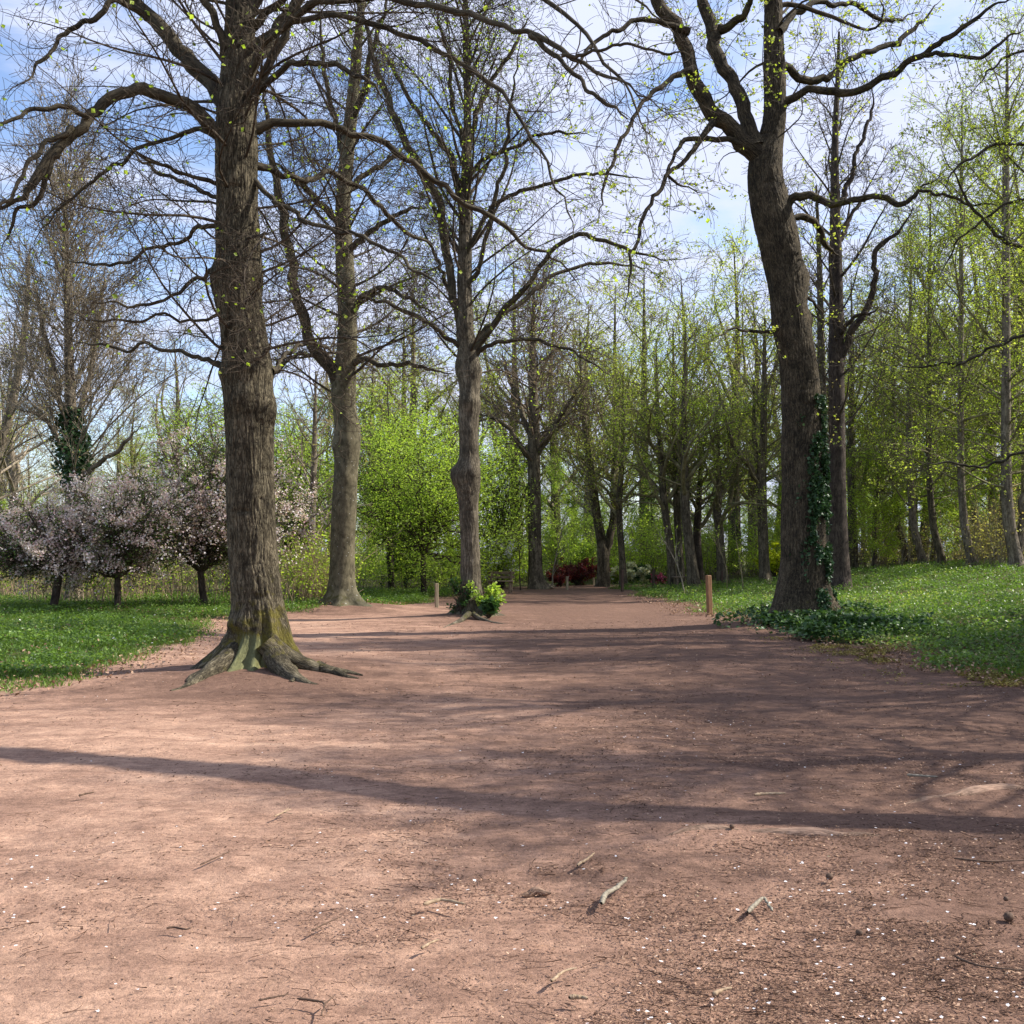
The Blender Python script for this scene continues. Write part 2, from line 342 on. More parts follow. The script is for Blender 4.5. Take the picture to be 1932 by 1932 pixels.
M['litter'] = leaf_mat('litter', [(0, (.04, .022, .015)), (.45, (.12, .066, .043)), (.8, (.32, .19, .12)), (1, (.55, .37, .25))], .1, .8, .1, 1.)
M['stick'] = flat_mat('stick', (.05, .03, .02), (.16, .10, .065), 40)
M['stick_pale'] = flat_mat('stick_pale', (.22, .15, .09), (.42, .31, .2), 40)
M['stick_grey'] = flat_mat('stick_grey', (.12, .10, .075), (.34, .30, .22), 60)
M['root_dusty'] = bark_mat('root_dusty', (.07, .045, .032), (.19, .125, .09), (.30, .20, .145), freq=16, stretch=.2, bump=.012, moss_amt=-.4)
M['post'] = flat_mat('post', (.20, .105, .055), (.34, .19, .10), 12, stretch=(4, 4, .5))
M['post_dark'] = flat_mat('post_dark', (.05, .03, .022), (.11, .07, .05), 12, stretch=(4, 4, .5))
M['post_grey'] = flat_mat('post_grey', (.20, .16, .10), (.36, .30, .20), 12, stretch=(4, 4, .5))
M['bench'] = flat_mat('bench', (.12, .085, .055), (.26, .20, .14), 10, stretch=(1, 4, 4))

def ground_mat(name):
    m, nt, o = newmat(name); tc = N(nt, 'ShaderNodeTexCoord'); p = tc.outputs['Object']
    e = attr(nt, 'rnd').outputs['Fac']; lit = attr(nt, 'aux').outputs['Fac']
    nA = noise(nt, p, .55, 5, .6, .4); nB = noise(nt, p, 5, 6, .68); nC = noise(nt, p, 48, 6, .72); nD = noise(nt, mapping(nt, p, (1, 1.6, 1)), 150, 4, .7)
    nE = noise(nt, mapping(nt, p, (.5, 1.4, 1)), 2.2, 6, .66, .5)
    mixf = mathn(nt, 'ADD', mathn(nt, 'MULTIPLY', nA.outputs['Fac'], .35), mathn(nt, 'ADD', mathn(nt, 'MULTIPLY', nE.outputs['Fac'], .4), mathn(nt, 'MULTIPLY', nB.outputs['Fac'], .25)))
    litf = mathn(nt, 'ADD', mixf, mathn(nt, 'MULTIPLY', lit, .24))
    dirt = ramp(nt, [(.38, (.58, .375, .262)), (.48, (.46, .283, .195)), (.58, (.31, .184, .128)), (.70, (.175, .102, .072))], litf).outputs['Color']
    grain = ramp(nt, [(.28, .42), (.48, .98), (.62, 1.06), (.8, 1.42)], nC.outputs['Fac']).outputs['Color']
    grain2 = ramp(nt, [(.30, .62), (.5, 1.0), (.75, 1.3)], nD.outputs['Fac']).outputs['Color']
    nF = noise(nt, mapping(nt, p, (.7, 1.3, 1)), 17, 5, .7, .3); grain3 = ramp(nt, [(.30, .66), (.5, 1.0), (.72, 1.28)], nF.outputs['Fac']).outputs['Color']
    for gr in (grain, grain2, grain3):
        mm = N(nt, 'ShaderNodeMix', data_type='RGBA', blend_type='MULTIPLY'); mm.inputs['Factor'].default_value = .9
        nt.links.new(dirt, mm.inputs['A']); nt.links.new(gr, mm.inputs['B']); dirt = mm.outputs['Result']
    soil = ramp(nt, [(.3, (.035, .040, .014)), (.5, (.075, .085, .025)), (.7, (.14, .115, .055))], nB.outputs['Fac']).outputs['Color']
    f = ramp(nt, [(.35, 0.), (.65, 1.)], mathn(nt, 'ADD', mathn(nt, 'MULTIPLY', e, .5), mathn(nt, 'ADD', mathn(nt, 'MULTIPLY', nB.outputs['Fac'], .8), -.1))).outputs['Color']
    col = mixc(nt, f, dirt, soil)
    b = N(nt, 'ShaderNodeBsdfPrincipled'); b.inputs['Roughness'].default_value = .93; b.inputs['Specular IOR Level'].default_value = .12
    nt.links.new(col, b.inputs['Base Color'])
    h = mathn(nt, 'ADD', mathn(nt, 'MULTIPLY', nB.outputs['Fac'], 1.3), mathn(nt, 'ADD', mathn(nt, 'MULTIPLY', nC.outputs['Fac'], .45), mathn(nt, 'MULTIPLY', nD.outputs['Fac'], .18)))
    bp = N(nt, 'ShaderNodeBump'); bp.inputs['Strength'].default_value = .75; bp.inputs['Distance'].default_value = .034; nt.links.new(h, bp.inputs['Height']); nt.links.new(bp.outputs[0], b.inputs['Normal'])
    nt.links.new(b.outputs[0], o.inputs['Surface']); return m
M['ground'] = ground_mat('ground_soil')

# ------------------------------------------------------------------ ground and path: one sheet split along the path's edge
def axis(segs):
    out = []
    for a, b, st in segs: out.append(np.arange(a, b, st))
    return np.concatenate(out+[[segs[-1][1]]])
xs = np.concatenate([-np.geomspace(9.2, 500, 60)[::-1], np.arange(-9, 9.01, .06), np.geomspace(9.2, 500, 60)])
ys = np.concatenate([[-300, -120, -50, -20, -8, -3, 0, 1, 2], np.arange(2.5, 9, .045), np.geomspace(9, 60, 330), np.geomspace(61.5, 800, 50)])
X, Y = np.meshgrid(xs, ys)
E = path_edge(X, Y); Z = gz(X, Y)
near = np.exp(-np.maximum(Y, 0)/25)*(np.abs(X) < 20)
Z = Z+.055*(fbm(np.stack([X*1.5, Y*1.5, X*0], -1), 3, 21)-.5)*near-.012*sm(vnoise(np.stack([X*3.6, Y*2.4, X*0], -1), 31), .62, .85)*near+.020*(fbm(np.stack([X*6, Y*6, X*0], -1), 3, 22)-.5)*near*(1+1.2*sm(X, -1, 3))
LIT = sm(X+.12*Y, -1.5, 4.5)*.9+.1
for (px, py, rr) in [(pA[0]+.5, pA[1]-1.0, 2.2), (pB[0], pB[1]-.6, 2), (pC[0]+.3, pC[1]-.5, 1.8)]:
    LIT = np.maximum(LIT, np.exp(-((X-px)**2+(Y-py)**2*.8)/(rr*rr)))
ny, nx = X.shape
idx = np.arange(ny*nx).reshape(ny, nx)
quads = np.stack([idx[:-1, :-1], idx[:-1, 1:], idx[1:, 1:], idx[1:, :-1]], -1).reshape(-1, 4)
Ec = (.25*(E[:-1, :-1]+E[:-1, 1:]+E[1:, 1:]+E[1:, :-1])).ravel()
allv = np.stack([X, Y, Z], -1).reshape(-1, 3)
for nm, sel in (('path', Ec < 0), ('ground', Ec >= 0)):
    q = quads[sel]; u, inv = np.unique(q, return_inverse=True)
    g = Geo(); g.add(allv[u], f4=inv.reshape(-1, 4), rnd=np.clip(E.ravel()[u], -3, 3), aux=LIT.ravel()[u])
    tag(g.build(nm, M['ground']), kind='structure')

# ------------------------------------------------------------------ trees
def make_twigs(P, Rr, spec, rng, rmin, gt, leafspec=None, gl=None, leafmat=0):
    """spec: list of (density per metre or count, lmax, amin, amax, seg, jit, trop, flat, up)"""
    lev = []
    for li, s in enumerate(spec):
        tot = np.linalg.norm(np.diff(P, axis=1), axis=2).sum()
        n_ = int(s['n'] if s.get('n') else tot*s['den'])
        if n_ < 1: break
        S, D, Ln, r0 = kids(P, Rr, n_, rng, s.get('t0', .12), 1., s['a'][0], s['a'][1], s['L'], flat=s.get('flat', 0), up=s.get('up', 0), rl=s.get('rl', .011))
        P = grow(S, D, Ln, s.get('seg', 5), s.get('jit', .09), s.get('trop', 0.), rng)
        Rr = taperR(np.maximum(r0, rmin), P.shape[1], rmin)
        tubes(gt, P, Rr, s.get('k', 3), rnd=rng.random(len(P)))
        lev.append(P)
    if leafspec:
        for lv, n_, size, kw in leafspec:
            if lv < len(lev) and n_ > 0:
                C = sample(lev[lv], int(n_), rng, .1); C = C+rng.normal(0, kw.get('sp', .02), C.shape)
                k2 = {a: b for a, b in kw.items() if a != 'sp'}
                leaves(gl, C, size, rng, mat=leafmat, **k2)
    return lev

def hero_surface(g, C, Rv, k, lobes=(), rough=.02, ridge=.0, rf=(10, 1.2), gzv=0., lh=.5, seed=1, bumps=(), moss=None, knob=.04):
    """displaced trunk. C (n,3) centres, Rv (n,) radii"""
    n = len(C); th = np.arange(k)*2*PI/k
    T = nrm(np.gradient(C, axis=0)); ref = np.array([0, 1., 0])
    U = nrm(np.cross(ref[None], T)); V = np.cross(T, U)       # U ~ +x, V ~ +y
    s = np.concatenate([[0], np.cumsum(np.linalg.norm(np.diff(C, axis=0), axis=1))])
    hgt = (C[:, 2]-gzv)[:, None]; thg = th[None, :]
    rr = Rv[:, None]*np.ones((1, k))
    for (a, w, A, hh) in lobes:
        d = (thg-R(a)+PI) % (2*PI)-PI
        rr = rr+A*np.exp(-(d/R(w))**2)*np.exp(-np.maximum(hgt, -.2)/hh)
    for (a, w, h0, hw, A) in bumps:
        d = (thg-R(a)+PI) % (2*PI)-PI
        rr = rr+A*np.exp(-(d/R(w))**2)*np.exp(-((hgt-h0)/hw)**2)
    cx, cy = np.cos(thg), np.sin(thg)
    q = np.stack(np.broadcast_arrays(cx*Rv[:, None], cy*Rv[:, None], s[:, None]), -1)
    rr = rr*(1+knob*3*(fbm(q*np.array([2.2, 2.2, 1.4]), 3, seed)-.5))
    if ridge:
        w = fbm(q*np.array([4, 4, 2.5]), 2, seed+20)-.5
        qq = q*np.array([rf[0], rf[0], rf[1]])+w[..., None]*1.2
        rd = np.abs(fbm(qq, 3, seed+5)-.5)*2
        rr = rr+ridge*(np.sqrt(rd)-.5)
        qh = q*np.array([3, 3, 16.])+w[..., None]*2
        rr = rr-ridge*.8*sm(vnoise(qh, seed+9), .72, .95)*sm(fbm(q*1.7, 2, seed+11), .48, .6)
    rr = rr+rough*(fbm(q*28, 3, seed+7)-.5)
    Xv = C[:, None]+U[:, None]*(cx*rr)[..., None]+V[:, None]*(cy*rr)[..., None]
    i = np.arange(n-1)[:, None]*k; j = np.arange(k)[None]; j2 = (j+1) % k
    f = np.stack(np.broadcast_arrays(i+j, i+j2, i+k+j2, i+k+j), -1).reshape(-1, 4)
    mo = np.zeros((n, k)) if moss is None else moss(hgt+0*thg, thg+0*hgt)
    g.add(Xv.reshape(-1, 3), f4=f, bc=q.reshape(-1, 3), aux=mo.ravel())

def px_poly(pts, d0, d1=None):
    """(vx,vy,r_px) rows at a depth running from d0 to d1 -> world rows x,y,z,r"""
    d1 = d0 if d1 is None else d1; out = []
    s = np.concatenate([[0], np.cumsum([math.hypot(pts[i+1][0]-pts[i][0], pts[i+1][1]-pts[i][1]) for i in range(len(pts)-1)])]); s = s/s[-1]
    for (p, t) in zip(pts, s):
        d = d0+(d1-d0)*t; w = W(p[0], p[1], d); out.append([w[0], w[1], w[2], p[2]*d/F])
    return np.array(out)
def tree(name, label, trunk, d, d_top=None, limbs=(), auto=None, tw=(), leaf=None, bark='bark_mid', twm='twig', lfm=None, group=None, base=None,
         k=24, rings=120, surf=None, seed=1, rootlist=(), rmin=None, world=None, limbm=None):
    rng = np.random.default_rng(seed)
    C = px_poly(trunk, d, d_top) if world is None else np.array(world, float)
    gb = float(gz(C[0, 0], C[0, 1]))
    C[0, 2] = min(C[0, 2], gb-.12)
    base = np.array([C[0, 0], C[0, 1], gb]); root = empty(name, base, label, 'tree', group)
    rmin = d*.00019 if rmin is None else rmin
    Q = spline(C, rings); g = Geo()
    if surf is None: surf = dict(lobes=[(a, 30, C[0, 3]*.35, .3) for a in rng.uniform(0, 360, 4)], rough=.01)
    hero_surface(g, Q[:, :3], Q[:, 3], k, gzv=gb, seed=seed, **surf)
    g.build('trunk', M[bark], root, base)
    LP, LR = [], []
    for li in limbs:
        pts, da, db = li[0], li[1], li[2]
        q = spline(px_poly(pts, da, db), 40)
        q[2:, 0] += (fbm(q[2:, :3]*3.2, 3, seed)-.5)*.22; q[2:, 2] += (fbm(q[2:, :3]*3.2, 3, seed+3)-.5)*.22; q[2:, 0] += (vnoise(q[2:, :3]*6.5, seed+8)-.5)*.07; q[2:, 2] += (vnoise(q[2:, :3]*6.5, seed+9)-.5)*.07; q[2:, 3] *= .9; q[:, 3] *= np.where(np.linspace(0, 1, 40) > .75, 1-.85*(np.linspace(0, 1, 40)-.75)/.25, 1); q[2:, :3] += (fbm(q[2:, :3]*2.2, 2, seed)-.5)[:, None]*.12*np.minimum(1, q[2:, 3:4]*20)
        g = Geo(); mo = li[3] if len(li) > 3 else .12
        rr_ = q[:, 3]*(1+.28*(fbm(np.stack([q[:, 0]*5, q[:, 1]*5, q[:, 2]*5], -1), 2, 3)-.5))
        tubes(g, q[None, :, :3], rr_[None], 12 if q[0, 3] > .06 else 8, aux=mo)
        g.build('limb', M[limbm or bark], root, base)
        LP.append(q[::3, :3]); LR.append(q[::3, 3])
    P = np.array(LP) if LP else None; Rr = np.array(LR) if LP else None
    gt = Geo()
    if auto:
        for au in (auto if isinstance(auto, list) else [auto]):
            n_ = au['n']; t = np.sort(au['t0']+(au['t1']-au['t0'])*(np.arange(n_)+rng.random(n_))/n_)
            fr = (t-au['t0'])/(au['t1']-au['t0']); x = t*(rings-1); i = x.astype(int)
            S = Q[i, :3]; T = nrm(Q[np.minimum(i+2, rings-1), :3]-Q[i-1, :3])
            az = np.arange(n_)*2.399+rng.uniform(0, 6.28)+rng.normal(0, .4, n_) if au.get('az') is None else R(1)*rng.uniform(au['az'][0], au['az'][1], n_)
            hz = np.stack([np.cos(az), np.sin(az), 0*az], -1)
            a = R(1)*(au['a0']+(au['a1']-au['a0'])*fr+rng.normal(0, 7, n_))
            D = T*np.cos(a)[:, None]+hz*np.sin(a)[:, None]
            Ln = (au['L0']+(au['L1']-au['L0'])*fr)*rng.uniform(.65, 1.1, n_)
            if au.get('bulge'): Ln = Ln*(1+au['bulge']*np.sin(PI*fr))
            r0 = np.minimum(Q[i, 3]*au.get('rk', .5), au.get('rl', .014)*Ln+.006)
            q = grow(S, D, Ln, 13, au.get('jit', .055), au.get('trop', .4), rng)
            rq = taperR(r0, 14, rmin)
            tubes(gt, q, rq, 6, rnd=rng.random(n_), aux=au.get('moss', .05))
            P = q if P is None else np.concatenate([P, q]); Rr = rq if Rr is None else np.concatenate([Rr, rq])
    gl = Geo() if leaf else None
    if P is not None: make_twigs(P, Rr, tw, rng, rmin, gt, leaf, gl)
    if gt.n: gt.build('branches', M[twm], root, base)
    if gl is not None and gl.n: gl.build('foliage', M[lfm], root, base, smooth=False)
    return root, base, Q

def root_part(parent, base, pts, r0, r1, mat='bark_flaky', n=60, hi=.2, k=18):
    """surface root along ground pixels"""
    w = np.array([G(a, b) for a, b in pts]); q = spline(np.concatenate([w, np.linspace(r0, r1, len(w))[:, None]], 1), n)
    z = gz(q[:, 0], q[:, 1]); s = np.linspace(0, 1, n)
    q[:, 3] = r1+(r0-r1)*(1-s)**.8
    q[:, 2] = z+q[:, 3]*(.15-.75*s)+hi*np.exp(-s*5.5)+.05*(vnoise(q[:, :3]*4, 3)-.5)*(1-s)
    g = Geo(); rr = q[:, 3]*(1+.35*(fbm(q[:, :3]*5, 2, 8)-.5)); tubes(g, q[None, :, :3], rr[None], k, aux=np.repeat(.62*np.exp(-s*2.2)-.05, k))
    return g.build('root', M[mat], parent, base)

exec_later = []
# ---- A: the big tree at left front
dA = float(pA[1])
trA = [(487, 1290, 66), (487, 1250, 60), (489, 1215, 54), (490, 1180, 50.5), (484, 1120, 48), (478, 1050, 47), (474, 980, 46.5), (472, 880, 46.5), (470, 800, 46.5), (468, 740, 46), (468, 700, 48), (463, 660, 46), (456, 600, 44.5), (450, 555, 46), (451, 520, 47.5), (450, 480, 44), (448, 420, 42), (447, 360, 41), (446, 300, 41.5), (446, 250, 41), (447, 200, 39), (450, 150, 35), (452, 100, 32), (453, 40, 29), (454, -60, 26), (450, -300, 22), (458, -700, 15), (450, -1150, 7), (455, -1500, 2)]
limA = [
 ([(440, 300, 20), (410, 265, 17), (385, 235, 15), (350, 205, 14), (315, 183, 13), (270, 172, 12.5), (230, 178, 12), (195, 196, 11.5), (165, 222, 11), (130, 258, 10.5), (100, 300, 10), (65, 340, 9), (35, 375, 8), (0, 400, 7), (-50, 440, 5)], dA, dA-1.6),
 ([(168, 222, 7), (150, 208, 6), (117, 196, 5.5), (90, 203, 5), (60, 212, 4.5), (25, 222, 4), (-40, 240, 3)], dA-.9, dA-1.6),
 ([(135, 240, 7), (120, 255, 6), (85, 275, 5), (60, 310, 4.5), (35, 350, 4), (0, 385, 3.5), (-40, 430, 2.5)], dA-1., dA-1.9),
 ([(110, 290, 6), (85, 340, 5.5), (70, 375, 5), (30, 400, 4), (15, 440, 3), (0, 470, 2)], dA-1.1, dA-1.2),
 ([(435, 205, 22), (405, 165, 18), (370, 125, 17), (330, 90, 16), (300, 55, 15), (265, 18, 14), (230, -20, 13), (180, -80, 11), (110, -180, 8), (60, -300, 4)], dA, dA+.8),
 ([(285, 40, 6), (215, 2, 6), (190, 25, 5.5), (150, 45, 5), (120, 75, 4.5), (85, 110, 4), (55, 150, 3.2), (20, 180, 2.5)], dA+.3, dA-1.),
 ([(440, 130, 11), (425, 95, 9), (405, 50, 8.5), (385, 5, 8), (370, -50, 7), (350, -160, 5), (330, -300, 3)], dA, dA-.9),
 ([(468, 205, 13), (495, 165, 9.5), (515, 120, 9), (538, 70, 8.5), (560, 20, 8), (590, -50, 7), (640, -190, 5), (690, -350, 2)], dA, dA-.6),
 ([(470, 130, 12), (505, 80, 9), (530, 40, 8), (552, 5, 7), (575, -50, 6), (620, -180, 4)], dA, dA+.9),
 ([(470, 245, 12), (505, 240, 9), (545, 234, 8), (590, 232, 7.5), (650, 245, 7), (715, 266, 6.5), (785, 308, 6), (855, 364, 5.5), (930, 410, 5), (978, 459, 4.3), (1030, 480, 3.8), (1080, 525, 3), (1110, 580, 2)], dA, dA+1.8),
 ([(470, 310, 9), (505, 318, 7), (560, 345, 6), (628, 325, 5.5), (700, 376, 5), (755, 420, 4.5), (803, 462, 4), (845, 518, 3)], dA, dA+2.6),
 ([(475, 190, 10), (500, 168, 7), (540, 132, 6.5), (587, 122, 6), (640, 125, 5), (700, 160, 3.5), (740, 200, 2)], dA, dA-1.4),
 ([(470, 140, 8), (520, 60, 7), (600, 5, 7), (700, -5, 7), (790, 10, 6.5), (870, 20, 6.5), (930, 45, 6), (1010, 70, 5.5), (1060, 100, 5), (1130, 130, 4.5), (1195, 160, 4), (1240, 200, 3.5), (1290, 240, 2.5)], dA-.2, dA-3.5),
 ([(1000, 66, 5.5), (1040, 110, 5), (1090, 150, 4.5), (1140, 190, 4.0), (1197, 230, 3.5)], dA-2.3, dA-2.9),
 ([(1060, 105, 4), (1130, 90, 3.5), (1200, 92, 3), (1280, 100, 2.5), (1340, 110, 1.5)], dA-2.7, dA-3.4),
 ([(420, 490, 5), (360, 545, 4), (300, 565, 3.5), (230, 575, 3), (150, 570, 2)], dA, dA-.8),
 ([(425, 345, 5), (360, 335, 4), (310, 315, 3.5), (265, 295, 3), (225, 270, 2)], dA, dA-.9),
 ([(425, 380, 5), (370, 355, 4), (310, 330, 3.5), (240, 280, 2.5)], dA, dA+.9),
 ([(420, 690, 7), (395, 682, 5), (340, 660, 4.2), (280, 650, 3.6), (210, 655, 3), (120, 640, 2)], dA, dA+1.1),
 ([(430, 590, 4), (370, 600, 3.2), (290, 600, 3), (200, 605, 2.5), (110, 585, 1.5)], dA, dA-.5),
 ([(470, 90, 8), (560, 40, 6.5), (650, 30, 6), (740, 60, 5.5), (830, 100, 5), (920, 150, 4.5), (990, 230, 4), (1040, 330, 3.2), (1075, 430, 2.4), (1095, 520, 1.5)], dA, dA-2.2),
 ([(470, 60, 8), (600, -60, 6.5), (760, -90, 6), (900, -60, 5.5), (1010, -10, 5), (1100, 60, 4.2), (1170, 150, 3.4), (1215, 260, 2.6), (1240, 370, 1.6)], dA, dA-3.2),
 ([(465, 30, 8), (600, -120, 6.5), (800, -180, 6), (980, -140, 5.5), (1120, -60, 4.5), (1230, 20, 3.5), (1300, 110, 2.4)], dA, dA-1.),
 ([(470, 330, 7), (520, 380, 5), (600, 420, 4.5), (700, 450, 4), (800, 520, 3), (860, 600, 2)], dA, dA-1.8),
 ([(425, 250, 7), (360, 250, 5), (280, 270, 4), (190, 330, 3.4), (110, 400, 2.5), (50, 480, 1.5)], dA, dA+2),
 ([(425, 420, 6), (350, 440, 4.2), (270, 480, 3.6), (190, 500, 3), (100, 480, 2)], dA, dA+1.2),
 ([(512, 700, 7), (545, 670, 4.5), (590, 655, 4), (640, 668, 3)], dA, dA+1.4),
]
def mossA(h, th):
    rgt = np.cos(th+.6)
    dd = (th-R(-93)+PI) % (2*PI)-PI
    return np.clip(.92-h*.62, -.5, .66)+.10*rgt*np.exp(-h*.4)-.06+.55*np.exp(-(dd/R(22))**2)*(1-sm(h, .30, .48))
lobA = [(-158, 24, .36, .26), (-104, 10, .30, .22), (-82, 9, .28, .20), (-50, 14, .42, .28), (-14, 17, .42, .30), (25, 20, .25, .3), (80, 24, .25, .3), (140, 20, .25, .3)]
bumpsA = [(-150, 40, 5.0, .22, .06), (-90, 60, 3.4, .2, .05), (-20, 30, 3.3, .22, .07), (-160, 40, 3.75, .16, .07), (-60, 25, 2.2, .15, .025), (-130, 30, .55, .12, .08)]
trA = [(a, b, c*.95) for a, b, c in trA]
tA, bA, qA = tree('broad_trunked_tree', 'large furrowed tree with mossy flared roots beside the left of the path', trA, dA, limbs=limA,
  auto=[dict(n=46, t0=.20, t1=.46, L0=3.0, L1=3.4, a0=82, a1=68, trop=.15, rl=.0055, jit=.075), dict(n=30, t0=.46, t1=.97, L0=5.5, L1=1.8, a0=52, a1=30, trop=.3, rl=.011)],
  tw=[dict(den=5.0, L=1.9, a=(25, 65), seg=9, jit=.14, flat=.3, rl=.006), dict(den=4.2, L=.9, a=(25, 60), seg=5, jit=.17, rl=.0045, flat=.3), dict(den=2.2, L=.4, a=(25, 60), seg=3, jit=.1, rl=.004)],
  leaf=[(1, 500, .06, dict(up=.2)), (2, 900, .06, dict(up=.2, sp=.03))], bark='bark_lime', limbm='limb_backlit', lfm='leaf_new', k=288, rings=1100,
  surf=dict(lobes=lobA, bumps=bumpsA, rough=.012, ridge=.026, rf=(22, 3.2), lh=.3, moss=mossA, knob=.035), seed=11, rmin=.0028)
for pts, r0, r1, hi in [([(500, 1256), (545, 1256), (590, 1262), (625, 1267), (652, 1275), (676, 1279)], .165, .012, .28), ([(600, 1262), (625, 1268), (655, 1269), (684, 1273)], .10, .010, .0),
                    ([(515, 1262), (540, 1271), (562, 1281), (585, 1289), (600, 1292)], .15, .03, .14), ([(550, 1270), (556, 1280), (548, 1286)], .08, .03, .0), ([(470, 1250), (436, 1257), (405, 1267), (372, 1282), (345, 1297), (322, 1303)], .17, .02, .30), ([(395, 1270), (366, 1277), (352, 1286)], .09, .02, 0)]:
    root_part(tA, bA, pts, r0, r1, 'bark_lime', hi=hi)

# ---- B: smooth grey trunk behind
dB = float(pB[1])
trB = [(647, 1165, 38), (647, 1150, 34), (647, 1130, 29), (646, 1105, 25.5), (646, 1060, 23.5), (648, 1000, 23.2), (650, 950, 23), (652, 900, 22.5), (654, 865, 23), (655, 840, 24.5), (654, 810, 23), (650, 770, 22), (648, 740, 23), (650, 705, 22), (654, 660, 19.5), (655, 600, 18), (653, 540, 17.5), (650, 480, 17), (647, 420, 15.5), (648, 370, 14), (654, 300, 13.5), (662, 220, 12), (670, 140, 10), (678, 50, 8), (688, -60, 6), (700, -200, 2.5)]
limB = [([(648, 725, 20), (630, 700, 16), (606, 672, 14), (585, 640, 12), (570, 600, 11), (560, 560, 10.5), (552, 510, 10), (540, 450, 9.5), (532, 390, 9), (522, 340, 8), (512, 295, 7), (503, 240, 6), (498, 180, 5), (490, 100, 3)], dB, dB-1.),
 ([(658, 690, 8), (690, 678, 6), (730, 690, 5), (770, 686, 4.5), (810, 694, 4), (852, 708, 3)], dB, dB-2.),
 ([(655, 600, 7), (690, 560, 6), (720, 545, 5), (770, 560, 4), (830, 600, 3)], dB, dB-2.),
 ([(648, 480, 8), (690, 445, 6), (720, 425, 5), (760, 400, 4.5), (810, 393, 3.5)], dB, dB-1.5),
 ([(640, 420, 9), (615, 395, 7), (580, 362, 6), (548, 330, 5), (508, 300, 4)], dB, dB-1.),
 ([(650, 370, 8), (680, 340, 6), (720, 310, 5), (780, 270, 4)], dB, dB+1.),
 ([(655, 300, 8), (640, 250, 6), (620, 180, 5), (610, 100, 4), (600, 0, 3)], dB, dB+1),
 ([(662, 230, 8), (690, 170, 6.5), (700, 100, 5.5), (720, 30, 4), (740, -40, 3)], dB, dB-1.5),
 ([(600, 668, 5), (560, 672, 4), (530, 690, 3.5), (505, 720, 2.5)], dB-.2, dB-1.2)]
mB = lambda h, th: np.clip(.45-h*.4, -.2, .4)+.08*np.sin(th*2+h)
tree('smooth_grey_tree', 'smooth grey forked tree with white spots standing behind the big left tree', trB, dB, limbs=limB,
  auto=[dict(n=16, t0=.30, t1=.5, L0=4, L1=4.5, a0=75, a1=60, trop=.2, rl=.009), dict(n=24, t0=.5, t1=.97, L0=4.5, L1=1.5, a0=50, a1=30, trop=.4, rl=.011)],
  tw=[dict(den=5, L=2.0, a=(25, 65), seg=7, jit=.14, rl=.006, flat=.3), dict(den=4.5, L=.95, a=(25, 60), seg=4, jit=.15, rl=.005, flat=.4), dict(den=2., L=.45, a=(25, 60), seg=2, jit=.1, rl=.005)],
  leaf=[(1, 1500, .065, dict(up=.3)), (0, 300, .07, dict(up=.3))], bark='bark_beech', limbm='limb_backlit', lfm='leaf_olive', k=96, rings=400,
  surf=dict(lobes=[(-160, 30, .32, .2), (-90, 25, .22, .22), (-30, 26, .35, .2), (60, 30, .3, .2)], bumps=[(-5, 40, 4.6, .3, .06), (-175, 40, 4.2, .3, .07), (-90, 30, 3.4, .3, .03)], rough=.008, moss=mB, knob=.05), seed=12)

